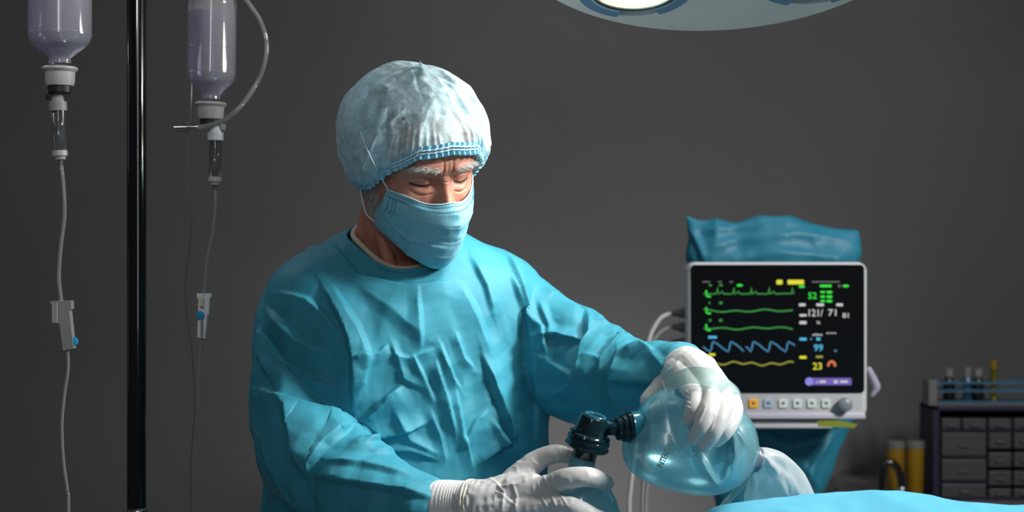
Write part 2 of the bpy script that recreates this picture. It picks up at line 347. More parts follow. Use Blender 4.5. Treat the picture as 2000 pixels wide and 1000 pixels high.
# ------------------------------------------------------------------ person
def build_person():
    root = empty('person', (-.155, 2.52, 0))
    tag(root, 'man in teal surgical gown, white cap and face mask squeezing a resuscitator bag', 'person')
    # ---------------- head frame
    yaw, pitch, roll = math.radians(31), math.radians(24), math.radians(-7)
    R3 = np.array(Matrix.Rotation(yaw, 3, 'Z') @ Matrix.Rotation(pitch, 3, 'X') @ Matrix.Rotation(roll, 3, 'Y'))
    T = P(868, 358, 2.36)-R3 @ np.array([0, -.088, 0])
    W = lambda p: np.asarray(p) @ R3.T+T
    zk = [-.128, -.122, -.11, -.09, -.06, -.03, 0, .03, .057, .083, .096, .107, .112, .115]
    wk = [.006, .026, .038, .052, .064, .070, .0725, .0755, .0755, .066, .053, .034, .017, .002]
    fk = [.060, .078, .088, .092, .0925, .0915, .0895, .0955, .092, .076, .060, .038, .019, .002]
    bk = [.0, .010, .030, .055, .075, .090, .0985, .1015, .098, .082, .066, .042, .020, .002]
    def headpt(phi, z):      # phi 0 = front
        w_, f_, b_ = np.interp(z, zk, wk), np.interp(z, zk, fk), np.interp(z, zk, bk)
        s, c = np.sin(phi), np.cos(phi); e = 2/2.25
        return np.sign(s)*np.abs(s)**e*w_, np.where(c > 0, -np.abs(c)**e*f_, np.abs(c)**e*b_)
    nz, nph = 420, 520
    zs = np.concatenate([np.linspace(-.128, .065, 340), np.linspace(.065, .115, 81)[1:]])
    # smooth tables
    ph = np.linspace(-math.pi, math.pi, nph, endpoint=False)
    ph = ph+.55*np.sin(ph)*-1*-.0 - .35*np.sin(ph)         # denser in front
    Z, PH = np.meshgrid(zs, ph, indexing='ij')
    ker = np.exp(-np.linspace(-2, 2, 25)**2); ker /= ker.sum()
    def sm(tab):
        a = np.interp(zs, zk, tab); p = np.concatenate([np.full(12, a[0]), a, np.full(12, a[-1])]); r = np.convolve(p, ker, 'valid'); r[:4] = a[:4]; r[-12:] = a[-12:]; return r
    w_, f_, b_ = sm(wk)[:, None], sm(fk)[:, None], sm(bk)[:, None]
    s, c = np.sin(PH), np.cos(PH); e = 2/2.25
    X = np.sign(s)*np.abs(s)**e*w_; Yh = np.where(c > 0, -np.abs(c)**e*f_, np.abs(c)**e*b_)
    front = smooth01((c+.1)/.35)
    g = lambda x0, z0, sx, sz: np.exp(-((X-x0)/sx)**2-((Z-z0)/sz)**2)
    d = np.zeros_like(X)     # forward displacement
    # nose
    zz = np.clip((.012-Z)/.055, 0, 1.3)
    hgt = np.interp(zz, [0, .15, .5, .85, 1.0, 1.12, 1.3], [0, .006, .015, .026, .024, .008, 0]); wid = np.interp(zz, [0, .3, .7, 1.0, 1.3], [.0085, .0085, .011, .015, .015])
    d += hgt*np.exp(-(np.abs(X)/wid)**2.3)
    aX = np.abs(X)
    for sx in (-1, 1):
        d -= .0125*g(sx*.033, .001, .017, .0115)           # socket
        d -= .006*g(sx*.015, .003, .007, .010)             # inner corner
        d += .0090*g(sx*.0325, .0015, .0125, .0088)         # eyeball under the lid
        d += .0050*g(sx*.032, .0235, .020, .0065)+.003*g(sx*.014, .021, .008, .007)   # brow
        d += .0030*g(sx*.043, .0135, .013, .0055)          # heavy upper lid fold
        lidc = .0095-((X-sx*.032)/.017)**2*.006            # lid crease
        d -= .0024*np.exp(-((Z-lidc)/.0012)**2)*np.exp(-((X-sx*.033)/.014)**4)
        lash = -.0045+((X-sx*.032)/.017)**2*.005            # lid margin, looking down
        d -= .0030*np.exp(-((Z-lash)/.0012)**2)*np.exp(-((X-sx*.032)/.0135)**4)
        bagz = -.0165+((X-sx*.030)/.018)**2*.006           # bag below the eye
        d += .0026*np.exp(-((Z-bagz-.005)/.0045)**2)*np.exp(-((X-sx*.031)/.013)**2)
        d -= .0018*np.exp(-((Z-bagz)/.0014)**2)*np.exp(-((X-sx*.030)/.014)**4)
        d += .0045*g(sx*.048, -.030, .020, .016)           # cheek
        for k, (z0, sl) in enumerate(((.006, .25), (.0, -.05), (-.006, -.35), (-.011, -.6))):   # crow's feet
            d -= .0009*np.exp(-((Z-z0-sl*(aX-.050))/.0010)**2)*np.exp(-((X-sx*.058)/.008)**2)
        d -= .0022*np.exp(-((X-sx*(.0065+.06*(Z-.02)))/.0016)**2)*np.exp(-((Z-.024)/.011)**2)        # frown lines
    for k, z0 in enumerate((.036, .043, .051, .060)):
        d -= .0012*np.exp(-((Z-z0-.003*np.sin(X*70+k))/.0013)**2)*np.exp(-(X/.045)**4)
    d -= .0010*np.exp(-(X/.0015)**2)*np.exp(-((Z-.030)/.012)**2)
    d -= .0012*np.exp(-((Z-.004)/.0012)**2)*np.exp(-(X/.008)**2)
    pn = np.stack([X*150, Yh*150, Z*150], -1).reshape(-1, 3)
    d += (vnoise(pn).reshape(X.shape)-.5)*.0007
    d += (vnoise(pn*.3, 3).reshape(X.shape)-.5)*.0020
    Yh = Yh-d*front
    hp = np.stack([X, Yh, Z], -1)
    nZ = len(zs)
    body = MB(); body.rings([W(hp[k]) for k in range(nZ)])
    # neck, shoulders, trunk, arms and legs (mostly under the clothes)
    neck = np.array([W([0, .025, -.03]), W([0, .028, -.075]), P(775, 470, 2.515), P(778, 505, 2.53), P(780, 540, 2.54)])
    body.tube(neck, [.056, .060, .062, .066, .085], 64, 40)
    for sx in (-1, 1):          # neck cords
        body.tube([W([sx*.055, .035, -.045]), (W([sx*.042, .0, -.085])+P(775+sx*40, 480, 2.47))/2, P(782+sx*18, 532, 2.455)], [.014, .011, .011], 16, 24, ball=True)
    tr = []
    for z, ww, dd in ((1.455, .075, .06), (1.43, .13, .075), (1.40, .16, .09), (1.30, .165, .10), (1.15, .15, .10), (1.0, .155, .105), (.90, .16, .11), (.82, .15, .10)):
        a = np.linspace(0, 2*math.pi, 40, endpoint=False); tr.append(np.stack([-.155+ww*np.cos(a), 2.53+dd*np.sin(a), np.full(40, z)], 1))
    body.rings(tr)
    for sx in (-1, 1):
        body.tube([(-.155+sx*.08, 2.53, .88), (-.155+sx*.085, 2.53, .48), (-.155+sx*.09, 2.55, .08)], [.085, .058, .042], 20, 20, ball=True)
    body.tube([P(598, 605, 2.515), P(588, 785, 2.45), P(615, 880, 2.40), P(668, 940, 2.33), P(750, 980, 2.27), P(900, 995, 2.21)], [.050, .044, .042, .040, .036, .027], 18, 40, ball=True)
    body.tube([P(1000, 630, 2.52), P(1170, 740, 2.45), P(1305, 726, 2.31)], [.052, .042, .028], 18, 30, ball=True)
    # ears
    for sx in (-1, 1):
        body.tube([W([sx*.072, .012, -.028]), W([sx*.079, .016, -.012]), W([sx*.084, .026, .012]), W([sx*.081, .018, .026]), W([sx*.075, .006, .018])], [.006, .007, .008, .007, .005], 12, 30, ball=True)
    bo = body.build('body', M['skin'], root); bo['label'] = 'weathered face and neck of the man'
    hb = BVHTree.FromPolygons([Vector(v) for v in W(hp.reshape(-1, 3))], [(k*nph+j, k*nph+(j+1) % nph, (k+1)*nph+(j+1) % nph, (k+1)*nph+j) for k in range(nZ-1) for j in range(nph)])
    def onhead(x, z, side=None):
        """surface point + normal, shooting from the front (or from a side) in head space"""
        if side is None: o, dr = [x, -.3, z], [0, 1, 0]
        else: o, dr = [side*.3, x, z], [-side, 0, 0]
        h = hb.ray_cast(Vector(W(o)), Vector(R3 @ np.array(dr, float)))
        return (np.array(h[0]), np.array(h[1])) if h[0] is not None else (None, None)
    def strand(mb, p, dr, ln, r, curl):
        q = p+dr*ln*.5+curl*ln*.10; t = p+dr*ln+curl*ln*.35
        mb.tube([p-dr*.001, q, t], [r, r*.8, r*.15], 3, 4, cap=False)
    # brows
    for sx in (-1, 1):
        mb = MB()
        for k in range(190):
            u = rng.random(); x = sx*(.012+.042*u); z = .0225+.005*math.sin(u*2.4)+rng.normal()*.0020-.003*u
            p, n = onhead(x, z)
            if p is None: continue
            n = n if np.dot(n, R3 @ np.array([0, -1., 0])) > 0 else -n
            dr = R3 @ np.array([sx*(.9+.3*u), -.05, .45-.75*u+rng.normal()*.22]); dr = dr+n*.22; dr /= np.linalg.norm(dr)
            strand(mb, p, dr, rng.uniform(.005, .010), .00030, R3 @ np.array([0, 0, -1.]))
        mb.build('eyebrow', M['whisker'], root)['label'] = 'bushy grey white eyebrow'
        lm = MB()
        xs = np.linspace(-1, 1, 20); pts = []
        for t in xs:
            p, n = onhead(sx*.032+t*.0135, -.0045+t*t*.0030)
            pts.append(p+R3 @ np.array([0, -.0006, 0]))
        lm.tube(pts, [.0004, .0014, .0017, .0014, .0004], 6, 24)
        for t in np.linspace(-.95, .95, 26):
            p, n = onhead(sx*.032+t*.0135, -.0045+t*t*.0030)
            dr = R3 @ np.array([t*.4, -.9, -.5]); dr /= np.linalg.norm(dr); strand(lm, p, dr, .0065, .0003, R3 @ np.array([0, 0, .5]))
        lm.build('eyelashes', M['lash'], root)
    # side whiskers
    for sx in (-1, 1):
        mb = MB()
        for k in range(1500):
            z = rng.uniform(-.088, .020); y = rng.uniform(-.035, .022)
            if y < -.012 and z > -.02-(-.012-y)*.9: continue
            p, n = onhead(y, z, sx)
            if p is None: continue
            n = n if np.dot(n, R3 @ np.array([sx, 0, 0.])) > 0 else -n
            dr = R3 @ np.array([0, .25+rng.normal()*.25, -1.]); dr = dr+n*rng.uniform(.15, .7); dr /= np.linalg.norm(dr)
            strand(mb, p, dr, rng.uniform(.006, .014), .00022, R3 @ np.array([0, 0, -1.]))
        mb.build('side_whiskers', M['whisker'], root)['label'] = 'short grey side whiskers'
    # hair under the cap: a close shell on sides, back and crown
    hz = np.linspace(-.055, .1152, 70); hph = np.linspace(-math.pi, math.pi, 160, endpoint=False)
    rows = []
    HZ, HP = np.meshgrid(hz, hph, indexing='ij')
    hx, hy = headpt(HP.ravel(), HZ.ravel()); q = np.stack([hx, hy, HZ.ravel()], 1)
    aphi = np.abs(HP.ravel()); hair = smooth01((aphi-1.05)/.35)*smooth01((HZ.ravel()+.05-.045*smooth01((1.9-aphi)/.5))/.012)
    crown = smooth01((HZ.ravel()-.080-.008*np.cos(HP.ravel()*3))/.010); hair = np.maximum(hair, crown)
    cc = np.array([0, .005, .02]); dirs = q-cc; dirs /= np.linalg.norm(dirs, axis=1)[:, None]
    q = q+dirs*((hair*(.0025+.0035*vnoise(q*120, 5))-.003*(1-hair)))[:, None]
    q = W(q).reshape(70, 160, 3)
    hm = hair.reshape(70, 160); hf = [(k*160+j, k*160+(j+1) % 160, (k+1)*160+(j+1) % 160, (k+1)*160+j) for k in range(69) for j in range(160) if max(hm[k, j], hm[k+1, j], hm[k, (j+1) % 160]) > .15]
    MB().add(q.reshape(-1, 3), hf).build('hair', M['hair'], root)['label'] = 'short grey hair under the cap'

    # ---------------- cap
    C = np.array([0, .020, .030])
    def rim(phi):
        a = np.degrees(np.abs(phi)); z = np.interp(a, [0, 30, 55, 80, 110, 140, 180], [.0545, .047, .020, -.020, -.050, -.064, -.066])
        x, y = headpt(phi, z); rr = np.hypot(x, y); return np.stack([x*(rr+.006)/rr, y*(rr+.006)/rr, z], 1)
    nphc, nt = 360, 110
    phc = np.linspace(-math.pi, math.pi, nphc, endpoint=False); rm = rim(phc)
    rv = rm-C; rrho = np.linalg.norm(rv, axis=1); el0 = np.arcsin(rv[:, 2]/rrho); az = np.arctan2(rv[:, 0], -rv[:, 1])
    rings = []
    for k in range(nt):
        t = k/(nt-1); el = el0+(math.pi/2-.01-el0)*t
        D = np.stack([np.cos(el)*np.sin(az), -np.cos(el)*np.cos(az), np.sin(el)], 1)
        ax = .1035; ay = np.where(D[:, 1] < 0, .121, .124); azr = np.where(D[:, 2] > 0, .100, .112)
        pr = 1/np.sqrt((D[:, 0]/ax)**2+(D[:, 1]/ay)**2+(D[:, 2]/azr)**2)
        g0 = smooth01(t/(.09+.11*smooth01(1-np.abs(phc)/1.2)))
        rho = rrho*(1-g0)+np.maximum(pr, rrho*.9)*g0
        pp = C+D*rho[:, None]
        gath = np.sin(phc*58+2*np.sin(phc*7))*.0020*np.clip(1-t/.30, 0, 1)**1.3+np.sin(phc*19+1.6*np.sin(phc*5)+t*3)*.0016*np.clip(1-t/.6, 0, 1)
        cr = (ridged(pp*[20, 20, 14], 11)-.6)*.009+(ridged(pp*48+3, 12)-.6)*.0034
        rho = rho+np.maximum(gath+cr*smooth01(t/.15), -.0022-.004*(t < .35)*(np.abs(phc) > 1.2))
        rings.append(W(C+D*rho[:, None]))
    co = MB().rings(rings, True, False, True)
    # pleats of the cap (fold crests)
    me = co.mesh('surgical_cap'); v = getv(me); n = getn(me)
    v = crease(v, n, [([(700, 265), (712, 310), (745, 360)], 22, 7, 8), ([(735, 265), (720, 330), (700, 385)], 8, 18, 7), ([(690, 205), (668, 280), (662, 350)], 10, 16, 5),
                      ([(870, 130), (905, 190), (930, 290)], 7, 18, 5), ([(905, 150), (935, 220), (942, 300)], 14, 7, 5), ([(790, 215), (740, 265), (725, 300)], 6, 14, 4),
                      ([(680, 360), (700, 340), (712, 310)], 8, 8, 4)])
    setv(me, v)
    cap = link('surgical_cap', me, M['cap'], root); cap['label'] = 'gathered pale blue see-through bouffant cap'
    # overlapping pleats of the same fleece
    CW = W(C)
    for p0, p1, p2, p3, t1 in ((-1.95, -1.15, -1.75, -1.45, .62), (-1.30, -.95, -1.45, -1.25, .55), (.62, .85, .5, .75, .7)):
        pl = []
        for k in range(2, int(nt*t1), 2):
            u = k/(nt*t1); a_, b_ = p0+(p2-p0)*u, p1+(p3-p1)*u; ix = np.interp(np.linspace(a_, b_, 16), phc, np.arange(nphc)); i0 = np.floor(ix).astype(int); fr = (ix-i0)[:, None]
            q = rings[k][i0]*(1-fr)+rings[k][(i0+1) % nphc]*fr; dq = q-CW; dq /= np.linalg.norm(dq, axis=1)[:, None]
            pl.append(q+dq*(.0022+.0022*np.sin(np.linspace(0, math.pi, 16)))[:, None])
        MB().rings(pl, False, False, False).build('cap_pleat', M['cap'], cap)
    # ruffled hem + elastic threads
    rr = []
    for dz, out, wob in ((.011, .001, .0012), (.001, .0015, .0015), (-.003, .0035, .0022), (-.007, .004, .003)):
        wv = np.sin(phc*64+2*np.sin(phc*9))*wob
        dirh = np.stack([rm[:, 0], rm[:, 1], 0*rm[:, 0]], 1); dirh /= np.linalg.norm(dirh, axis=1)[:, None]
        rr.append(W(rm+dirh*(out+wv)[:, None]+np.stack([0*wv, 0*wv, dz+wv*.6], 1)))
    MB().rings(rr, True, False, False).build('ruffle_hem', M['capband'], cap)
    for dz, out in ((.0055, .0035), (.001, .0036)):
        dirh = np.stack([rm[:, 0], rm[:, 1], 0*rm[:, 0]], 1); dirh /= np.linalg.norm(dirh, axis=1)[:, None]
        loop = W(rm+dirh*(out+np.sin(phc*64)*.0007)[:, None]+np.array([0, 0, dz])); loop = np.vstack([loop, loop[:1]])
        MB().tube(loop, .0010, 6, len(loop)).build('elastic_thread', M['elastic'], cap)

    # ---------------- mask
    ns, ntm = 121, 90
    S = np.linspace(-1, 1, ns); tt = np.linspace(0, 1, ntm)
    tk = [0, .18, .38, .6, .8, .93, 1]
    zc = [-.0215, -.033, -.048, -.074, -.098, -.118, -.128]
    yf = [.1135, .1235, .1275, .1205, .1160, .1060, .094]
    zsd = [-.0190, -.030, -.043, -.057, -.072, -.086, -.094]
    xsd = [.0670, .0695, .0705, .0700, .0675, .0635, .060]
    ysd = [.046, .045, .041, .026, .012, .008, .012]           # forward distance of the side edge
    grid = []
    for t in tt:
        zc_, yf_, zs_, xs_, ys_ = (np.interp(t, tk, a) for a in (zc, yf, zsd, xsd, ysd))
        p_ = 1.75+.5*t; a = np.abs(S)
        x = xs_*np.sign(S)*a**(.92); y = -(ys_+(yf_-ys_)*(1-a**p_)); z = zc_+(zs_-zc_)*a**1.5
        if t < .3: z = z-.004*np.exp(-((a-.42)/.2)**2)*(1-t/.3)+.0025*np.exp(-(a/.12)**2)*(1-t/.3)
        y = y+.003*np.exp(-((a-.38)/.18)**2)*(1-t)            # drawn in beside the nose
        pl = 0
        for t0 in (.40, .62, .82): pl = pl+.0013*np.clip(1-(t-t0)/.10, 0, 1)*(t >= t0)
        y = y-pl*(1-a**6)
        grid.append(np.stack([x, y, z], 1))
    grid = np.array(grid)
    # keep it off the face
    gw = W(grid.reshape(-1, 3))
    v = []; f = []
    for k in range(ntm-1):
        for j in range(ns-1): f.append((k*ns+j, k*ns+j+1, (k+1)*ns+j+1, (k+1)*ns+j))
    mb = MB().add(gw, f); me = mb.mesh('face_mask'); vv = getv(me); nn = getn(me)
    if np.dot(nn[len(nn)//2], R3 @ np.array([0, -1., 0])) < 0: nn = -nn
    vv = vv+nn*((ridged(vv*[40, 40, 60], 21)-.6)*.0022*np.repeat(smooth01((tt-.12)/.15)*smooth01((1-tt)/.1), ns))[:, None]
    vv = crease(vv, nn, [([(893, 402), (896, 440), (888, 480)], 18, 22, 2.5), ([(790, 455), (840, 480), (880, 485)], 5, 14, 2.5), ([(765, 440), (800, 470), (860, 470)], 12, 5, 2.4),
                         ([(745, 462), (790, 495), (850, 505)], 5, 12, 2.2), ([(915, 430), (905, 460), (880, 495)], 8, 5, 2)])
    setv(me, vv)
    mk = link('face_mask', me, M['mask'], root); mk['label'] = 'pleated pale blue surgical face mask'
    so = mk.modifiers.new('thick', 'SOLIDIFY'); so.thickness = .0009; so.offset = 0
    G = vv.reshape(ntm, ns, 3); NG = nn.reshape(ntm, ns, 3)
    top = G[0]+NG[0]*.0005
    MB().tube(top, .0013, 6, ns).build('edge_binding', M['maskwhite'], mk)
    stm = MB()
    def dash(k0, j0, k1, j1):
        a, b = G[k0, j0]+NG[k0, j0]*.0009, G[k1, j1]+NG[k1, j1]*.0009; stm.tube([a, b], .0005, 5, 2)
    for kr in (5, 12, 14):
        for j in range(2, ns-2, 2): dash(kr, j, kr, j+1)
    for jc in (4, 7, 9, ns-5, ns-8, ns-10):
        for k in range(14, 46, 2): dash(k, jc, k+1, jc)
    stm.build('stitching', M['stitch'], mk)
    for j, sx in ((0, -1), (ns-1, 1)):
        a = G[0, j]; b = G[ntm-8, j]
        if sx < 0:
            cb = BVHTree.FromPolygons([Vector(q) for q in getv(cap.data)], [tuple(p.vertices) for p in cap.data.polygons]); lp = [a]
            for px_, py_ in ((757, 368), (750, 357), (742, 343), (733, 325), (722, 303), (712, 280), (704, 258)):
                dv = Vector(P(px_, py_, 2.4)-np.array([0, 0, CZ])).normalized(); h = cb.ray_cast(Vector((0, 0, CZ)), dv)
                if py_ > 338: lp.append(P(px_, py_, a[1]-.004-.0003*(368-py_)))
                elif h[0] is not None: lp.append(np.array(h[0]-dv*(.010 if py_ > 335 else .0045)))
        else: lp = [a, W([sx*.080, -.020, .0]), W([sx*.085, -.004, .020])]
        MB().tube(lp, .0010, 8, 40).build('ear_loop', M['elastic'], mk)
        e0 = W([sx*.0745, .008, -.066])
        MB().tube([b, (b+e0)/2+R3 @ np.array([sx*.003, .0, -.002]), e0, W([sx*.078, .022, -.038])], .0011, 8, 24).build('ear_loop', M['elastic'], mk)

    # ---------------- gown
    gb = MB(); ya = math.radians(9)
    NC = np.array([-.160, 2.535]); 
    prof = [(1.497, -.157, 2.545, .070, .070), (1.484, -.157, 2.54, .088, .083), (1.468, -.157, 2.535, .120, .096), (1.448, -.158, 2.53, .165, .108), (1.424, -.158, 2.525, .196, .120),
            (1.391, -.158, 2.52, .207, .130), (1.34, -.157, 2.515, .207, .138), (1.266, -.154, 2.51, .204, .142), (1.193, -.153, 2.51, .204, .146), (1.12, -.155, 2.51, .205, .148),
            (.95, -.155, 2.52, .21, .15), (.6, -.155, 2.54, .235, .17), (.30, -.155, 2.55, .26, .19)]
    pr = catmull(prof, 60); rr = []
    a = np.linspace(0, 2*math.pi, 120, endpoint=False)
    for z, cx, cy, ww, dd in pr:
        ca, sa = np.cos(a), np.sin(a); e = 2/2.35
        x = np.sign(ca)*np.abs(ca)**e*ww; y = np.sign(sa)*np.abs(sa)**e*dd
        rr.append(np.stack([cx+x*math.cos(ya)-y*math.sin(ya), cy+x*math.sin(ya)+y*math.cos(ya), np.full(120, z)], 1))
    gb.rings(rr)
    gb.tube([P(640, 570, 2.53), P(598, 605, 2.515), P(586, 690, 2.49), P(588, 785, 2.45), P(607, 868, 2.40), P(668, 932, 2.33), P(750, 972, 2.27), P(826, 990, 2.228)],
            [.070, .070, .070, .071, .073, .069, .058, .045], 48, 80, ball=True)
    gb.tube([P(975, 600, 2.53), P(1022, 630, 2.52), P(1095, 692, 2.49), P(1170, 735, 2.45), P(1238, 745, 2.39), P(1300, 732, 2.32), P(1322, 722, 2.295)],
            [.068, .069, .076, .074, .062, .045, .036], 48, 80, ball=True)
    me = voxel(gb.mesh('gown_raw'), .0024, 8, .5)
    v = getv(me); n = getn(me)
    rg = (ridged(v*[9, 9, 7], 31)-.55)*.007+(ridged(v*[17, 17, 12]+5, 32)-.55)*.005+(ridged(v*[36, 36, 26]+9, 33)-.55)*.0026
    tr_ = np.random.default_rng(5); vw = v+(np.stack([vnoise(v*6, 71), vnoise(v*6, 72), vnoise(v*6, 73)], 1)-.5)*.10
    for wl_, am in ((.17, .0050), (.13, .0045), (.10, .0036), (.085, .0030), (.06, .0022), (.05, .0018), (.04, .0014)):
        dk = tr_.normal(size=3)*[1, .5, .55]; dk /= np.linalg.norm(dk); ph_ = (vw @ dk)/wl_+tr_.random()
        rg = rg+am*(np.abs((ph_ % 1)*2-1)-.5)*(.35+1.1*vnoise(v*7+wl_*99, 75))
    top_fade = .45+.55*smooth01((1.43-v[:, 2])/.12)
    v = v+n*(rg*top_fade)[:, None]; setv(me, v); n = getn(me)
    FOLD = [
        # right sleeve seen at the left
        ([(630, 560), (668, 625), (690, 700), (690, 800)], 34, 9, 12), ([(545, 570), (600, 585), (640, 620), (668, 660)], 9, 26, 7), ([(520, 600), (580, 660), (640, 690)], 8, 30, 8),
        ([(505, 640), (560, 720), (660, 760)], 10, 34, 8), ([(515, 620), (510, 700), (530, 740)], 16, 8, 6), ([(505, 760), (600, 800), (690, 820)], 9, 40, 10), ([(545, 780), (575, 860), (600, 930)], 40, 10, 12),
        ([(690, 830), (640, 870), (600, 930)], 10, 36, 11), ([(600, 930), (680, 940), (800, 965), (850, 975)], 34, 8, 10), ([(640, 900), (720, 910), (800, 930)], 16, 12, 5), ([(510, 870), (560, 960), (600, 1010)], 20, 10, 8),
        # arm pit, torso side
        ([(650, 560), (700, 640), (725, 700), (700, 780)], 8, 40, 8), ([(700, 830), (735, 795), (790, 750)], 9, 26, 10), ([(712, 862), (780, 850), (835, 825)], 22, 6, 10), ([(690, 700), (740, 690), (760, 670)], 8, 14, 5),
        # chest
        ([(815, 560), (820, 640), (822, 680)], 9, 14, 5), ([(700, 560), (760, 600), (830, 660)], 30, 30, 5), ([(760, 690), (800, 700), (850, 680)], 8, 12, 4), ([(860, 670), (885, 740), (900, 760)], 6, 14, 6),
        ([(890, 650), (905, 700), (925, 720)], 8, 10, 5), ([(805, 690), (830, 740), (850, 790)], 6, 12, 5), ([(850, 700), (870, 770), (890, 850)], 7, 14, 7), ([(760, 660), (790, 740), (830, 760)], 10, 8, 4),
        ([(900, 560), (930, 620), (960, 700)], 18, 22, 5), ([(920, 500), (950, 560), (965, 620)], 22, 10, 5), ([(1000, 540), (1020, 600), (1050, 640)], 16, 8, 6), ([(985, 480), (1010, 540), (1030, 620), (1045, 690)], 26, 7, 6),
        ([(940, 690), (975, 790), (1010, 890)], 26, 8, 11), ([(890, 760), (905, 850), (925, 920)], 7, 14, 6), ([(960, 820), (985, 870), (1000, 900)], 10, 10, 6), ([(1040, 650), (1050, 760), (1045, 870)], 24, 8, 5),
        ([(770, 800), (800, 860), (860, 890)], 12, 12, 6), ([(730, 880), (800, 880), (860, 900)], 12, 10, 6), ([(840, 800), (860, 850), (870, 900)], 8, 12, 5), ([(900, 880), (930, 820), (955, 800)], 8, 12, 5),
        ([(930, 910), (970, 880), (1000, 850)], 14, 8, 5), ([(650, 480), (700, 540), (790, 560), (880, 550)], 10, 22, 5),
        # left sleeve seen at the right
        ([(1060, 560), (1100, 600), (1145, 610)], 8, 26, 8), ([(1140, 600), (1146, 650), (1142, 720), (1120, 790)], 30, 8, 13), ([(1052, 660), (1085, 655), (1140, 668)], 14, 8, 8), ([(1065, 700), (1110, 730), (1140, 740)], 9, 16, 7),
        ([(1080, 770), (1120, 750), (1145, 715)], 8, 16, 7), ([(1160, 620), (1200, 645), (1210, 650)], 8, 14, 5), ([(1150, 700), (1180, 705), (1210, 660), (1240, 650)], 8, 20, 8), ([(1205, 700), (1200, 760), (1215, 810)], 24, 8, 10),
        ([(1203, 740), (1250, 745), (1290, 745)], 24, 6, 11), ([(1215, 690), (1250, 670), (1280, 690)], 10, 14, 6), ([(1270, 690), (1290, 710), (1300, 725)], 10, 8, 5), ([(1180, 710), (1175, 760), (1185, 810)], 10, 8, 6),
        ([(1040, 620), (1062, 640), (1068, 690)], 6, 10, 5), ([(1050, 590), (1075, 640), (1075, 660)], 8, 8, 5)]
    v = crease(v, n, FOLD, 1.25, True); setv(me, v)
    # neck opening
    bm = bmesh.new(); bm.from_mesh(me)
    na, nb = .083, .088; ncx, ncy = -.158, 2.495
    kill = [q for q in bm.verts if q.co.z > 1.38 and ((q.co.x-ncx)/na)**2+((q.co.y-ncy)/nb)**2 < 1]
    bmesh.ops.delete(bm, geom=kill, context='VERTS')
    # drop crumbs, then pull the cut edge onto the ellipse
    for q in bm.verts:
        if q.is_boundary and q.co.z > 1.3:
            dx, dy = (q.co.x-ncx)/na, (q.co.y-ncy)/nb; l = math.hypot(dx, dy)
            q.co.x = ncx+dx/l*na; q.co.y = ncy+dy/l*nb
    bt = BVHTree.FromBMesh(bm)
    bm.to_mesh(me); bm.free()
    gown = link('surgical_gown', me, M['gown'], root); gown['label'] = 'crumpled teal nonwoven surgical gown'
    hem = []
    for t in np.linspace(0, 2*math.pi, 73)[:-1]:
        h = bt.ray_cast(Vector((ncx+na*1.02*math.cos(t), ncy+nb*1.02*math.sin(t), 2.0)), Vector((0, 0, -1)))
        hem.append(np.array(h[0]) if h[0] is not None else hem[-1])
    hem = np.array(hem); hem[:, 2] = sum(np.roll(hem[:, 2], k) for k in range(-3, 4))/7
    hl = np.vstack([hem, hem[:1]])
    MB().tube(hl-[0, 0, .001], .0028, 8, 150).build('neck_binding', M['gown'], gown)
    # shirt collar inside
    cen = np.array([ncx, ncy, 0])
    ins = hem.copy(); ins[:, :2] = cen[:2]+(hem[:, :2]-cen[:2])*.90; ins[:, 2] -= .004
    low = hem.copy(); low[:, :2] = cen[:2]+(hem[:, :2]-cen[:2])*1.05; low[:, 2] -= .05
    up = ins.copy(); up[:, :2] = cen[:2]+(ins[:, :2]-cen[:2])*.97; up[:, 2] += .006
    sh = MB().rings([low, ins, up], True, False, False).build('undershirt', M['scrub'], root); sh['label'] = 'dark scrub shirt with cream ribbed collar'
    MB().tube(np.vstack([up, up[:1]]), .0042, 10, 150).build('collar_rib', M['cream'], sh)
    # trousers and shoes
    for sx in (-1, 1):
        MB().tube([(-.155+sx*.085, 2.53, .85), (-.155+sx*.09, 2.53, .5), (-.155+sx*.095, 2.55, .06)], [.095, .085, .075], 24, 30).build('trouser_leg', M['trousers'], root)
        MB().tube([(-.155+sx*.10, 2.60, .045), (-.155+sx*.11, 2.50, .042), (-.155+sx*.12, 2.40, .035)], [.042, .046, .038], 20, 16, ball=True, flat=.8).build('shoe', M['shoe'], root)

    # ---------------- gloved hands
    def hand(chains, vox=.0012, it=5):
        mb = MB()
        for pts, rad in chains: mb.tube([P(*q) for q in pts], rad, 20, len(pts)*9, ball=True)
        return voxel(mb.mesh('h'), vox, it, .5)
    # right hand, holding the mask (left in the picture)
    wr = (935, 988, 2.188)
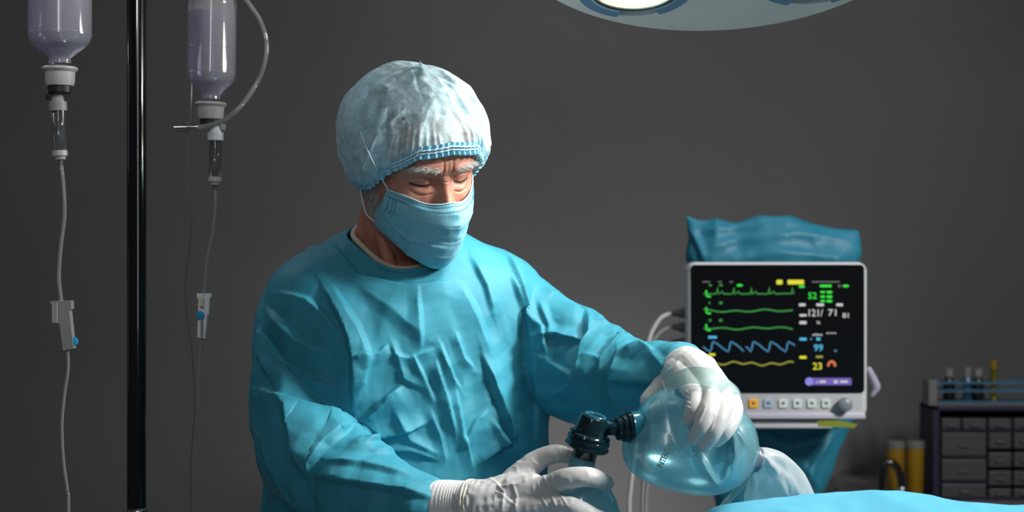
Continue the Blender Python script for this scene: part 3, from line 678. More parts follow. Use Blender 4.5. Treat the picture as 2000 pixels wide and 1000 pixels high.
    ch = [([wr, (1000, 975, 2.178), (1078, 947, 2.163)], [.028, .0195, .0145]), ([wr, (1005, 995, 2.17), (1082, 985, 2.155)], [.028, .020, .0150]),
          ([wr, (1000, 1015, 2.175), (1072, 1020, 2.158)], [.028, .020, .0145]), ([wr, (990, 1030, 2.185), (1055, 1050, 2.168)], [.027, .018, .013]),
          ([(915, 988, 2.19), (985, 962, 2.19), (1030, 930, 2.195)], [.029, .024, .016]), ([(1000, 960, 2.182), (1040, 950, 2.176)], [.021, .017]),
          ([(985, 965, 2.195), (1030, 915, 2.20), (1062, 893, 2.205), (1088, 886, 2.21), (1110, 890, 2.215)], [.022, .0155, .0128, .0118, .0100]),      # thumb
          ([(1078, 947, 2.163), (1108, 935, 2.150), (1142, 931, 2.148), (1168, 936, 2.158), (1184, 944, 2.17)], [.0148, .0136, .0126, .0116, .0100]),     # index
          ([(1082, 988, 2.155), (1118, 993, 2.142), (1155, 1009, 2.142), (1188, 1022, 2.155), (1205, 1030, 2.17)], [.0150, .0138, .0126, .0114, .0098]),
          ([(1072, 1022, 2.158), (1108, 1036, 2.146), (1145, 1053, 2.150), (1170, 1063, 2.165)], [.0145, .0130, .0118, .0098]),
          ([(1055, 1050, 2.168), (1090, 1066, 2.158), (1118, 1080, 2.163), (1138, 1090, 2.175)], [.013, .0115, .0102, .0088])]
    me = hand(ch); v = getv(me); n = getn(me)
    v = v+n*((ridged(v*[90, 60, 90], 41)-.6)*.0011)[:, None]
    v = crease(v, n, [([(960, 935), (985, 960), (980, 1000)], 6, 9, 2.2), ([(945, 940), (960, 975), (955, 1000)], 5, 8, 2.0), ([(1000, 940), (1010, 970), (1005, 1000)], 5, 9, 1.8), ([(1060, 925), (1075, 960), (1090, 1000)], 4, 6, 1.6),
                      ([(1075, 925), (1090, 960), (1110, 990)], 5, 4, 1.5), ([(1050, 940), (1060, 975), (1075, 1000)], 4, 6, 1.2), ([(975, 950), (1010, 945), (1040, 930)], 4, 7, 1.5), ([(1040, 900), (1060, 915), (1075, 915)], 4, 6, 1.2), ([(930, 950), (975, 962), (1010, 990)], 4, 7, 1.6)])
    setv(me, v)
    gl = link('glove', me, M['glove'], root); gl['label'] = 'white latex glove gripping the breathing mask'
    cuff_ax = (P(960, 984, 2.185)-P(860, 992, 2.213)); 
    seg = MB(); rr = []
    cpts = catmull([P(836, 993, 2.222), P(880, 991, 2.208), P(905, 990, 2.20), P(930, 988, 2.19)], 60)
    aa = np.linspace(0, 2*math.pi, 90, endpoint=False); axn = cuff_ax/np.linalg.norm(cuff_ax); uu = np.cross(axn, [0, 0, 1]); uu /= np.linalg.norm(uu); bb = np.cross(axn, uu)
    for k, cpt in enumerate(cpts):
        r0 = np.interp(k, [0, 12, 40, 59], [.0362, .0360, .0335, .032])+.0003*np.sin(k*1.6)
        rad = r0+.0005*np.sin(aa*45)
        rr.append(cpt+rad[:, None]*(np.cos(aa)[:, None]*uu+np.sin(aa)[:, None]*bb))
    seg.rings(rr).build('knit_cuff', M['knit'], gown)['label'] = 'white ribbed knit cuff'
    # glove gauntlet + rolled bead
    rr = []
    gp = catmull([P(921, 990, 2.195), P(945, 988, 2.188), P(985, 985, 2.182)], 30)
    for k, cpt in enumerate(gp):
        rad = np.interp(k, [0, 10, 29], [.0345, .0335, .031])+.0016*(ridged(np.stack([np.cos(aa)*3, np.sin(aa)*3, np.full(90, k*.18)], 1), 44)-.5)*np.interp(k, [0, 6], [.2, 1.6])
        rr.append(cpt+np.reshape(rad, (-1, 1))*(np.cos(aa)[:, None]*uu+np.sin(aa)[:, None]*bb))
    MB().rings(rr, True, False, False).build('gauntlet', M['glove'], gl)
    for k0, q0 in ((0, .0013), (1, .0009)):
        lp = np.vstack([rr[k0*4], rr[k0*4][:1]]); MB().tube(lp, q0, 8, 91).build('rolled_bead', M['glovebead'], gl)
    # left hand, over the bag (right in the picture)
    wr = (1308, 728, 2.305)
    ch = [([wr, (1332, 730, 2.25), (1350, 757, 2.182)], [.027, .023, .0155]), ([wr, (1350, 720, 2.245), (1383, 752, 2.172)], [.027, .024, .0150]),
          ([wr, (1362, 722, 2.25), (1410, 760, 2.178)], [.027, .023, .0145]), ([wr, (1365, 730, 2.262), (1426, 774, 2.195)], [.025, .020, .0130]),
          ([(1318, 722, 2.28), (1345, 714, 2.265), (1372, 722, 2.25)], [.027, .026, .021]),
          ([(1320, 728, 2.285), (1300, 746, 2.272), (1282, 763, 2.262), (1264, 782, 2.255)], [.020, .0150, .0122, .0100]),                       # thumb
          ([(1350, 757, 2.182), (1361, 780, 2.145), (1357, 803, 2.128), (1348, 817, 2.132)], [.0152, .0140, .0124, .0100]),                    # index
          ([(1383, 752, 2.172), (1387, 786, 2.130), (1373, 826, 2.112), (1357, 857, 2.122)], [.0148, .0128, .0114, .0094]),                    # middle
          ([(1410, 760, 2.178), (1413, 796, 2.132), (1396, 838, 2.113), (1376, 869, 2.122)], [.0142, .0122, .0110, .0094]),                    # ring
          ([(1426, 774, 2.195), (1434, 806, 2.152), (1419, 840, 2.130), (1400, 860, 2.134)], [.0128, .0112, .0102, .0088])]
    me = hand(ch, .0009, 14); v = getv(me); n = getn(me)
    v = v+n*((ridged(v*[60, 60, 40], 45)-.6)*.0008)[:, None]
    v = crease(v, n, [([(1338, 762), (1344, 768)], 3, 3, 1.2), ([(1336, 772), (1346, 778)], 3, 3, 1.2), ([(1338, 783), (1348, 788)], 3, 3, 1.2), ([(1340, 793), (1349, 798)], 3, 3, 1.2),
                      ([(1300, 730), (1318, 715), (1330, 700)], 5, 10, 1.5), ([(1360, 835), (1372, 810), (1380, 790)], 4, 4, 1.0), ([(1385, 850), (1397, 815), (1402, 790)], 4, 4, 1.0), ([(1400, 700), (1412, 730), (1425, 750)], 6, 6, 1.2)])
    setv(me, v)
    g2 = link('glove', me, M['glove'], root); g2['label'] = 'white latex glove pressing the bag'
    return ch
LEFT = build_person()

# ------------------------------------------------------------------ bag valve mask resuscitator
def build_bag():
    A = P(1243, 830, 2.186); B = P(1470, 896, 2.235); ax = B-A; Ln = np.linalg.norm(ax); ax /= Ln
    root = empty('resuscitator', tuple(P(1137, 1000, 2.19)))
    tag(root, 'teal see-through bag valve mask resuscitator held in gloved hands', 'resuscitator')
    pk = [(0, .016), (.015, .023), (.04, .033), (.10, .0475), (.20, .0605), (.32, .0675), (.45, .0695), (.58, .0685), (.72, .0635), (.84, .0525), (.92, .039), (.97, .026), (1.0, .019)]
    pp = catmull([(a, b, 0) for a, b in pk], 150)
    mb = MB().lathe([(p[0]*Ln, p[1]) for p in pp], A, ax, 200)
    me = mb.mesh('bag'); v = getv(me); n = getn(me)
    dn = np.array([0, 0, -1.])-ax*np.dot([0, 0, -1.], ax); dn /= np.linalg.norm(dn)      # the lower half sags towards the valve
    dwn = np.clip((v-A) @ dn, 0, None); tt_ = np.clip(((v-A) @ ax)/Ln, 0, 1)
    v = v-np.outer(dwn*.42*(1-tt_)**1.3, ax)
    # the squeezing hand pushes the wall in
    for k, (pts, rad) in enumerate(LEFT):
        if k < 4 or k == 4: continue
        c = catmull([P(*q) for q in pts], 24); r = np.interp(np.linspace(0, 1, 24), np.linspace(0, 1, len(rad)), rad)
        for it in range(2):
            dd = v[:, None, :]-c[None]; dist = np.linalg.norm(dd, axis=2)-r[None]
            m = dist.min(1); push = np.clip(.004-m, 0, None)+.006*np.exp(-np.clip(m, 0, None)/.010)
            axd = v-(A+np.outer((v-A) @ ax, ax)); axd /= np.linalg.norm(axd, axis=1)[:, None]+1e-9
            v = v-axd*(push*.8)[:, None]
    setv(me, v); n = getn(me)
    v = crease(v, n, [([(1328, 765), (1336, 825), (1350, 890)], 5, 30, 16), ([(1352, 875), (1378, 915), (1402, 945)], 14, 14, 15), ([(1424, 795), (1424, 850), (1428, 910)], 16, 5, 14),
                      ([(1270, 922), (1300, 912), (1335, 870)], 4, 10, 2.5), ([(1426, 900), (1415, 930), (1400, 948)], 8, 10, 4), ([(1430, 830), (1450, 860), (1460, 880)], 8, 8, 3)])
    v = v-n*(.006*np.exp(-((pix(v)[0]-1385)**2+(pix(v)[1]-885)**2)/30**2)*(n[:, 1] < 0))[:, None]
    setv(me, v)
    bag = link('bag', me, M['bag'], root)
    bt = BVHTree.FromPolygons([Vector(q) for q in v], [tuple(p.vertices) for p in me.polygons])
    # raised lettering along the shoulder
    cu = bpy.data.curves.new('t', 'FONT'); cu.body = 'INTERSURGICAL\u00ae'; cu.size = 1; cu.extrude = 0; cu.offset = .02; cu.resolution_u = 2
    to = bpy.data.objects.new('t', cu); COL.objects.link(to); tm = bpy.data.meshes.new_from_object(to.evaluated_get(bpy.context.evaluated_depsgraph_get())); bpy.data.objects.remove(to)
    bm = bmesh.new(); bm.from_mesh(tm); bmesh.ops.triangulate(bm, faces=bm.faces[:]); 
    co = np.array([q.co[:] for q in bm.verts]); wdt = co[:, 0].max()
    line = catmull([(1287, 913, 0), (1301, 884, 0), (1313, 852, 0), (1322, 818, 0)], 60)
    for q in bm.verts:
        s = q.co.x/wdt*58.9; k = min(int(s), 58); p = line[k]+(line[k+1]-line[k])*(s-k); t = line[k+1]-line[k]; t /= np.linalg.norm(t)
        nn = np.array([t[1], -t[0], 0]); qx = p+nn*(q.co.y*17-6)
        d = Vector(P(qx[0], qx[1], 2.1)-np.array([0, 0, CZ])).normalized()
        h = bt.ray_cast(Vector((0, 0, CZ)), d)
        if h[0] is not None: q.co = h[0]-d*.0007
    bm.to_mesh(tm); bm.free()
    lt = link('lettering', tm, M['bagtext'], root, False); lt['label'] = 'raised lettering along the bag'
    m = lt.modifiers.new('t', 'SOLIDIFY'); m.thickness = .0020; m.offset = 0
    # neck collar and ring stack
    ca = P(1206, 837, 2.18); cax = P(1262, 833, 2.188)-ca
    u = np.linalg.norm(cax)
    MB().lathe([(.017, .0185), (.018, .0215), (.021, .0205), (.031, .0208), (.0325, .0222), (.0355, .0222), (.037, .019)], ca, cax, 48).build('neck_collar', M['teal'], root, flat_angle=40)
    rs = MB()
    rs.lathe([(-.002, .010), (-.001, .0150), (.003, .0158), (.004, .0145), (.006, .0145), (.0065, .0175), (.010, .0180), (.0105, .0165), (.013, .0165), (.0135, .0200), (.019, .0205), (.0195, .018)], ca, cax, 48)
    rs.build('threaded_ring', M['smoke'], root, flat_angle=35)
    # valve body (axis leaning)
    vt = P(1163, 812, 2.185); vb = P(1134, 915, 2.195); vd = vb-vt; VL = np.linalg.norm(vd); vd /= VL
    h = lambda py: (py-812)/103*VL
    MB().lathe([(h(812), .001), (h(812), .0150), (h(814), .0185), (h(818), .0195), (h(845), .0225), (h(848), .0265), (h(851), .0275), (h(853), .0262), (h(856), .0262), (h(857), .0278), (h(862), .0278), (h(863), .0265), (h(866), .0265), (h(867), .0275), (h(874), .0270), (h(876), .0245), (h(877), .016), (h(896), .0155), (h(897), .012)], vt, vd, 56).build('valve_body', M['smoke'], root, flat_angle=30)
    MB().lathe([(h(811.5), .0148), (h(810), .0140), (h(810), .0105), (h(811.5), .0095)], vt, vd, 40, cap=False).build('valve_top_ring', M['teal'], root, flat_angle=40)
    for k in range(10):
        a = k/10*2*math.pi; u1 = np.cross(vd, [0, 1, 0]); u1 /= np.linalg.norm(u1); u2 = np.cross(vd, u1); dr = u1*math.cos(a)+u2*math.sin(a)
        MB().tube([vt+vd*h(868)+dr*.0275, vt+vd*h(874)+dr*.0272], .0013, 6, 2).build('grip_rib', M['smoke'], root)
    # side arm
    MB().tube([P(1165, 832, 2.187), P(1188, 835, 2.184), P(1212, 837, 2.182)], [.0105, .0098, .0098], 4, 10).build('side_arm', M['smoke'], root, smooth=False)
    MB().tube([P(1172, 822, 2.18), P(1190, 828, 2.178), P(1208, 832, 2.176)], [.0032, .003, .003], 10, 10).build('arm_rib', M['teal'], root)
    # stem and mask dome
    st = vt+vd*h(893)
    MB().lathe([(0, .0158), (.004, .0166), (.030, .0166), (.034, .0170), (.034, .0155), (0.001, .0145)], st, vd, 40, cap=False).build('stem', M['clearteal'], root, flat_angle=40)
    mc = P(1137, 918, 2.20)
    dome = MB().lathe([(0, .0165), (.006, .020), (.015, .0275), (.026, .035), (.038, .040), (.050, .042), (.060, .043)], mc, (.02, .06, -1), 56, cap=False)
    dm = dome.mesh('dome'); dv = getv(dm); dv[:, 0] += .004*(mc[2]-dv[:, 2])/.046; setv(dm, dv)
    link('mask_dome', dm, M['dome'], root)
    MB().lathe([(.059, .041), (.057, .046), (.060, .051), (.070, .051), (.074, .046), (.068, .041)], mc+[.004, .004, 0], (.02, .06, -1), 56).build('mask_cushion', M['clearteal'], root)
    # hand strap
    sp = []
    path = [P(1298, 757, 2.175), P(1322, 742, 2.165), P(1348, 733, 2.150), P(1380, 736, 2.140), P(1412, 750, 2.146), P(1432, 768, 2.17), P(1434, 795, 2.195)]
    cpt = catmull(path, 50); rr = []
    for k, q in enumerate(cpt):
        hw = np.interp(k, [0, 12, 25, 40, 49], [.009, .011, .0125, .012, .009]); T_ = cpt[min(k+1, 49)]-cpt[max(k-1, 0)]; T_ /= np.linalg.norm(T_)
        out = np.array([T_[2]*0, -1, .55]); out -= T_*np.dot(out, T_); out /= np.linalg.norm(out); sd = np.cross(T_, out)
        rr.append(np.array([q+sd*hw+out*.0008, q-sd*hw+out*.0008, q-sd*hw-out*.0008, q+sd*hw-out*.0008]))
    MB().rings(rr).build('hand_strap', M['strap'], root, flat_angle=40)['label'] = 'see-through strap over the knuckles'
    # tail ring, thread and reservoir
    tl = B-ax*.010
    MB().lathe([(0, .020), (.001, .0225), (.006, .0225), (.007, .020), (.011, .020), (.012, .0170), (.018, .0165)], tl, ax, 40).build('tail_ring', M['ring'], root, flat_angle=35)
    for k in range(14):
        a = k/14*2*math.pi; u1 = np.cross(ax, [0, 1, 0]); u1 /= np.linalg.norm(u1); u2 = np.cross(ax, u1); dr = u1*math.cos(a)+u2*math.sin(a)
        MB().tube([tl+dr*.0222+ax*.0005, tl+dr*.0222+ax*.0065], .0016, 6, 2).build('grip_rib', M['ring'], root)
    cp = catmull([P(1470, 894, 2.238), P(1486, 902, 2.25), P(1503, 925, 2.262), P(1515, 955, 2.27), P(1525, 995, 2.275), P(1530, 1030, 2.275)], 40)
    hwid = np.interp(np.linspace(0, 1, 40), [0, .12, .3, .55, .8, 1], [.014, .017, .030, .043, .050, .050]); th = np.interp(np.linspace(0, 1, 40), [0, .15, .4, 1], [.014, .015, .017, .012])
    rr = []; a = np.linspace(0, 2*math.pi, 48, endpoint=False)
    for k in range(40):
        T_ = cp[min(k+1, 39)]-cp[max(k-1, 0)]; T_ /= np.linalg.norm(T_); s_ = np.cross(T_, [0, -1, 0]); s_ /= np.linalg.norm(s_); o_ = np.cross(T_, s_)
        wob = 1+.10*np.sin(a*3+k*.35)+.06*np.sin(a*7-k*.5)
        rr.append(cp[k]+(np.cos(a)*hwid[k])[:, None]*s_+(np.sin(a)*th[k]*wob)[:, None]*o_)
    rme = MB().rings(rr).mesh('reservoir'); rv_ = getv(rme)
    rv_ = crease(rv_, getn(rme), [([(1490, 888), (1515, 925), (1545, 985)], 10, 8, 9), ([(1472, 905), (1475, 940), (1470, 990)], 8, 10, 7), ([(1500, 900), (1540, 935), (1575, 985)], 7, 9, 7)]); setv(rme, rv_)
    link('reservoir', rme, M['reservoir'], root)['label'] = 'milky see-through oxygen reservoir bag'
    # oxygen line hanging under the bag, grey white
    MB().tube([B+ax*.004+[0, .0, -.012], P(1440, 958, 2.29), P(1415, 985, 2.30), P(1395, 1010, 2.30)], .0045, 10, 30).build('oxygen_line', M['strap'], root)
build_bag()

# ------------------------------------------------------------------ operating table and drape
def build_table():
    t = empty('operating_table', (.5, 2.08, 0)); tag(t, 'operating table hidden under the light blue drape', 'table')
    MB().box((-.12, 1.86, .84), (1.75, 2.29, .90), .02).build('mattress', M['plug'], t)
    MB().box((.55, 1.98, .10), (.95, 2.20, .84), .02).build('column', M['greyplastic'], t)
    MB().box((.35, 1.88, 0), (1.2, 2.30, .10), .03).build('base', M['greyplastic'], t)
    # draped patient
    xs = np.linspace(-.17, 1.80, 260); ys = np.linspace(1.80, 2.34, 110)
    X, Y = np.meshgrid(xs, ys, indexing='ij')
    crest = np.interp(X, [-.2, -.05, .02, .10, .17, .215, .25, .30, .355, .44, .50, .55, .60, .66, .9, 1.2, 1.8],
                         [.93, .94, 1.00, 1.045, 1.03, 1.11, 1.142, 1.149, 1.1545, 1.158, 1.158, 1.147, 1.141, 1.139, 1.13, 1.08, 1.03])
    ker = np.exp(-np.linspace(-1.5, 1.5, 9)**2); ker /= ker.sum()
    crest = np.apply_along_axis(lambda c: np.convolve(np.pad(c, 4, mode='edge'), ker, 'valid'), 0, crest)
    u = (Y-2.09)/.25
    Zb = .915+(crest-.915)*np.clip(1-np.abs(u)**2.4, 0, 1)**.8
    edge = np.minimum(np.minimum(Y-1.80, 2.34-Y), np.minimum(X+.17, 1.8-X))
    Zb = Zb-.30*np.clip(1-edge/.045, 0, 1)**1.5
    q = np.stack([X, Y, Zb], -1).reshape(-1, 3)
    q[:, 2] += (ridged(q*[10, 14, 0]+7, 51)-.6)*.008+(ridged(q*[26, 30, 0], 52)-.6)*.002
    f = [(i*110+j, (i+1)*110+j, (i+1)*110+j+1, i*110+j+1) for i in range(259) for j in range(109)]
    d = MB().add(q, f).build('surgical_drape', M['drape'])
    m = d.modifiers.new('t', 'SOLIDIFY'); m.thickness = .0015
    tag(d, 'bright light blue surgical drape covering the patient in the foreground', 'drape')
build_table()

# ------------------------------------------------------------------ infusion stand, bottles, lines
PX, PY = P(270, 500, 2.56)[0], 2.56
def build_iv():
    st = empty('iv_stand', (PX, PY, 0)); tag(st, 'glossy black infusion stand pole between the two bottles', 'stand')
    MB().lathe([(.06, .0165), (.98, .0165)], (PX, PY, 0), (0, 0, 1), 32).build('lower_pole', M['chrome'], st, flat_angle=40)
    MB().lathe([(.98, .0123), (2.16, .0123), (2.165, .009)], (PX, PY, 0), (0, 0, 1), 40).build('pole', M['blackmetal'], st, flat_angle=40)
    MB().lathe([(1.020, .013), (1.022, .0175), (1.056, .0175), (1.064, .0180), (1.070, .0165), (1.073, .0125)], (PX, PY, 0), (0, 0, 1), 40).build('collar', M['chrome'], st, flat_angle=40)
    MB().tube([(PX-.0135, PY-.006, 1.06), (PX-.0135, PY-.006, 2.12)], .0022, 8, 2).build('rail', M['blackmetal'], st)
    for k in range(5):
        a = k/5*2*math.pi+.3
        leg = MB().tube([(PX, PY, .10), (PX+.14*math.cos(a), PY+.14*math.sin(a), .085), (PX+.27*math.cos(a), PY+.27*math.sin(a), .06)], [.016, .013, .011], 10, 12).build('leg', M['chrome'], st)
        c = (PX+.27*math.cos(a), PY+.27*math.sin(a), .028)
        MB().lathe([(-.01, .02), (-.008, .028), (.008, .028), (.01, .02)], c, (-math.sin(a), math.cos(a), 0), 20).build('caster', M['rubber'], leg)
    return st
iv = build_iv()
def hook(end, z):
    a = np.array([PX, PY, 2.14]); e = np.array([end[0], end[1], 2.12])
    MB().tube([a, a*.6+e*.4+[0, 0, .03], [e[0], e[1], 2.12], [e[0], e[1], z+.03], [e[0]+.012, e[1], z], [e[0]+.022, e[1], z+.014]], .0035, 10, 50).build('hook', M['chrome'], iv)

def bottle(px, Y, body_r, py_neck, top_py, tilt, label, liq):
    s = F/Y
    base = P(px, py_neck, Y)           # neck end of the body, bottle hangs upside down
    up = np.array([math.sin(tilt), 0, math.cos(tilt)])
    H = (py_neck-top_py)/s; R = body_r
    root = empty('infusion_bottle', tuple(base)); tag(root, label, 'bottle', 'infusion bottles')
    pr = [(0, .0150), (.006, .0150), (.010, .0175), (.018, R*.66), (.026, R*.88), (.035, R*.98), (.045, R), (H*.5, R*.995), (H-.03, R), (H-.016, R*.97), (H-.006, R*.85), (H, R*.6), (H+.001, .001)]
    pp = catmull([(a, b, 0) for a, b in pr], 90)
    MB().lathe([(p[0], p[1]) for p in pp], base, up, 56, cap=False).build('shell', M['bottle'], root)
    hl = H*liq; ins = .0016
    lp = [(p[0]+.001, max(p[1]-ins, .001)) for p in pp if p[0] < hl]
    MB().lathe(lp+[(hl, lp[-1][1]), (hl, .001)], base, up, 48).build('liquid', M['liquid'], root, flat_angle=50)
    for hh in (.040, .045+(H-.09)*.45):
        lp = np.array([base+up*hh+(R+.0002)*np.array([math.cos(t)*math.cos(tilt), math.sin(t), -math.cos(t)*math.sin(tilt)]) for t in np.linspace(0, 2*math.pi, 61)])
        MB().tube(lp, .0006, 6, 61).build('moulded_line', M['bottle'], root)
    MB().lathe([(H-.002, .006), (H+.004, .006), (H+.004, .002)], base, up, 16).build('tail_boss', M['capwhite'], root)
    t = base+up*(H+.016)
    lp = np.array([t+.013*np.array([math.cos(k), 0, math.sin(k)]) for k in np.linspace(0, 2*math.pi, 33)])
    MB().tube(lp, .002, 8, 40).build('hang_loop', M['capwhite'], root)
    MB().lathe([(-.005, .015), (-.0045, .0215), (-.006, .0236), (-.008, .0240), (-.0095, .0225), (-.012, .0202), (-.024, .0198), (-.030, .0182), (-.032, .010)], base, up, 48).build('cap', M['capwhite'], root, flat_angle=40)
    MB().lathe([(-.030, .0160), (-.039, .0155), (-.0405, .0140), (-.0425, .004)], base, up, 40).build('stopper', M['rubber'], root, flat_angle=40)
    hook((t[0], t[1]), t[2]+.006)
    return base, up

def infusion(spike, cham, cham_bot, ln1, clamp_c, ln2, lab, dark, Y):
    root = empty('infusion_line', tuple(P(*cham, Y))); tag(root, lab, 'infusion line', 'infusion lines')
    s = P(*spike, Y); c = P(*cham, Y); b = P(*cham_bot, Y); d = b-c; d /= np.linalg.norm(d); L = np.linalg.norm(b-c)
    MB().tube([s, c-d*.012], .0032, 12, 4).build('spike', M['greyplastic'], root)
    MB().lathe([(-.020, .0045), (-.018, .0052), (-.006, .0088), (-.004, .0090), (-.004, .0120), (.008, .0120), (.008, .009)], c, d, 32).build('spike_body', M['greyplastic'] if dark else M['clampwhite'], root, flat_angle=40)
    sg = -1 if dark else 1
    vb = MB(); q = c-d*.012+np.array([sg*.010, 0, 0]); vb.box(q-[.005, .004, .005], q+[.005, .004, .005], .001); vb.build('vent_cap', M['rubber'] if dark else M['greyplastic'], root)
    MB().lathe([(.006, .0102), (L*.3, .0100), (L, .0092), (L, .0080), (L*.3, .0088), (.008, .009)], c, d, 32, cap=False).build('drip_chamber', M['clear'], root)
    MB().lathe([(.008, .002), (.020, .0018), (.024, .0025), (.025, .001)], c, d, 12).build('dripper', M['clear'], root)
    MB().lathe([(L-.002, .0100), (L+.005, .0103), (L+.006, .0080), (L+.010, .0068), (L+.011, .003)], c, d, 32).build('chamber_base', M['capwhite'], root, flat_angle=40)
    MB().lathe([(L+.010, .0040), (L+.018, .0036), (L+.018, .002)], c, d, 20).build('outlet', M['clear'], root, flat_angle=40)
    MB().tube([P(*q, Y) for q in ln1], .0027, 10, 60).build('tube', M['tubing'], root)
    MB().tube([P(*q, Y) for q in ln2], .0022, 10, 60).build('tube', M['tubing'], root)
    return root
b1, u1 = bottle(117, 2.30, .0425, 124, -150, 0.0, 'larger clear infusion bottle hanging left of the black pole', .62)
b2, u2 = bottle(412, 2.60, .0372, 194, -18, math.radians(1.0), 'smaller clear infusion bottle hanging right of the black pole', .80)
L1 = infusion((112, 178), (113, 205), (117, 297), [(118, 312), (124, 360), (126, 420), (119, 480), (115, 540), (120, 590)], (125, 635),
              [(132, 682), (133, 720), (126, 770), (121, 830), (124, 900), (132, 960), (134, 1010), (136, 1400)], 'clear infusion line under the larger bottle with dark grey clamp', True, 2.30)
L2 = infusion((417, 236), (421, 264), (420, 348), [(420, 362), (421, 400), (416, 450), (406, 500), (401, 545), (399, 580)], (398, 618),
              [(396, 656), (390, 690), (388, 740), (390, 790), (405, 830), (421, 880), (424, 930), (418, 1000), (414, 1300)], 'clear infusion line under the smaller bottle with white clamp', False, 2.60)
def clamp(root, pts, Y, m, wheel, th, flip):
    s = Y/F
    o = MB(); q = np.array([P(*p, Y) for p in pts])
    fr = q-[0, th/2, 0]; bk = q+[0, th/2, 0]
    o.rings([fr, bk]); cl = o.build('roller_clamp', m, root, False)
    wc = P(*wheel, Y)
    MB().lathe([(-.0045, .004), (-.004, .0062), (.004, .0062), (.0045, .004)], wc+[0, -.001 if flip else -th*.45, 0], (0, 1, 0), 24).build('wheel', M['bluewheel'], cl, flat_angle=40)
    return cl
c1 = clamp(L1, [(101, 588), (141, 587), (142, 603), (138, 607), (146, 680), (126, 684), (119, 632), (105, 630), (104, 594), (101, 593)], 2.30, M['darkclamp'], (143, 667), .016, True)
MB().box(P(103, 591, 2.288), P(108, 630, 2.284)+[.002, 0, 0]).build('clamp_rib', M['greyplastic'], c1, False)
c2 = clamp(L2, [(386, 573), (414, 573), (415, 579), (411, 581), (409, 614), (406, 615), (402, 661), (387, 658), (389, 583), (386, 580)], 2.60, M['clampwhite'], (393, 615), .014, False)
MB().box(P(390, 598, 2.591), P(397, 580, 2.588)).build('clamp_slot', M['cream'], c2, False)
MB().box(P(392, 657, 2.592), P(396, 625, 2.590)).build('clamp_slot', M['darkclamp'], c2, False)
MB().lathe([(-.006, .001), (-.006, .0015), (-.001, .0085), (.001, .0085)], P(400, 577, 2.60)+[0, 0, .002], (0, 0, 1), 4).build('clamp_lip', M['clampwhite'], c2, False)

def build_vent():
    Y = 2.585
    r = empty('vent_tube', tuple(P(420, 245, Y))); tag(r, 'clear air vent tube looping beside the smaller bottle', 'tube')
    pts = [(430, -120), (462, -30), (484, 4), (508, 40), (521, 85), (515, 130), (497, 170), (470, 208), (440, 233), (415, 243), (385, 249)]
    MB().tube([P(*q, Y-(.03 if q[1] > 190 else 0)) for q in pts], .0036, 12, 90).build('hose', M['tubing'], r)
    e = P(385, 249, Y-.03); d = P(341, 251, Y-.03)-e; d /= np.linalg.norm(d)
    MB().lathe([(-.002, .0050), (.008, .0055), (.009, .0075), (.014, .0075), (.015, .0060), (.034, .0070), (.034, .0055), (.012, .0045)], e, d, 24, cap=False).build('connector', M['clear'], r, flat_angle=40)
    MB().lathe([(.009, .0078), (.0105, .0095), (.0125, .0095), (.014, .0078)], e, d, 24, cap=False).build('connector_ring', M['clear'], r)
    t = MB().tube([P(*q, 2.66) for q in [(374, 40), (374, 180), (371, 250), (366, 310), (369, 370), (375, 420), (372, 470), (362, 560), (368, 640), (376, 700), (380, 800), (373, 900), (372, 1000), (370, 1300)]], .0012, 8, 90).build('infusion_line', M['clear'])
    tag(t, 'thin dim spare line trailing behind the smaller bottle', 'infusion line')
build_vent()

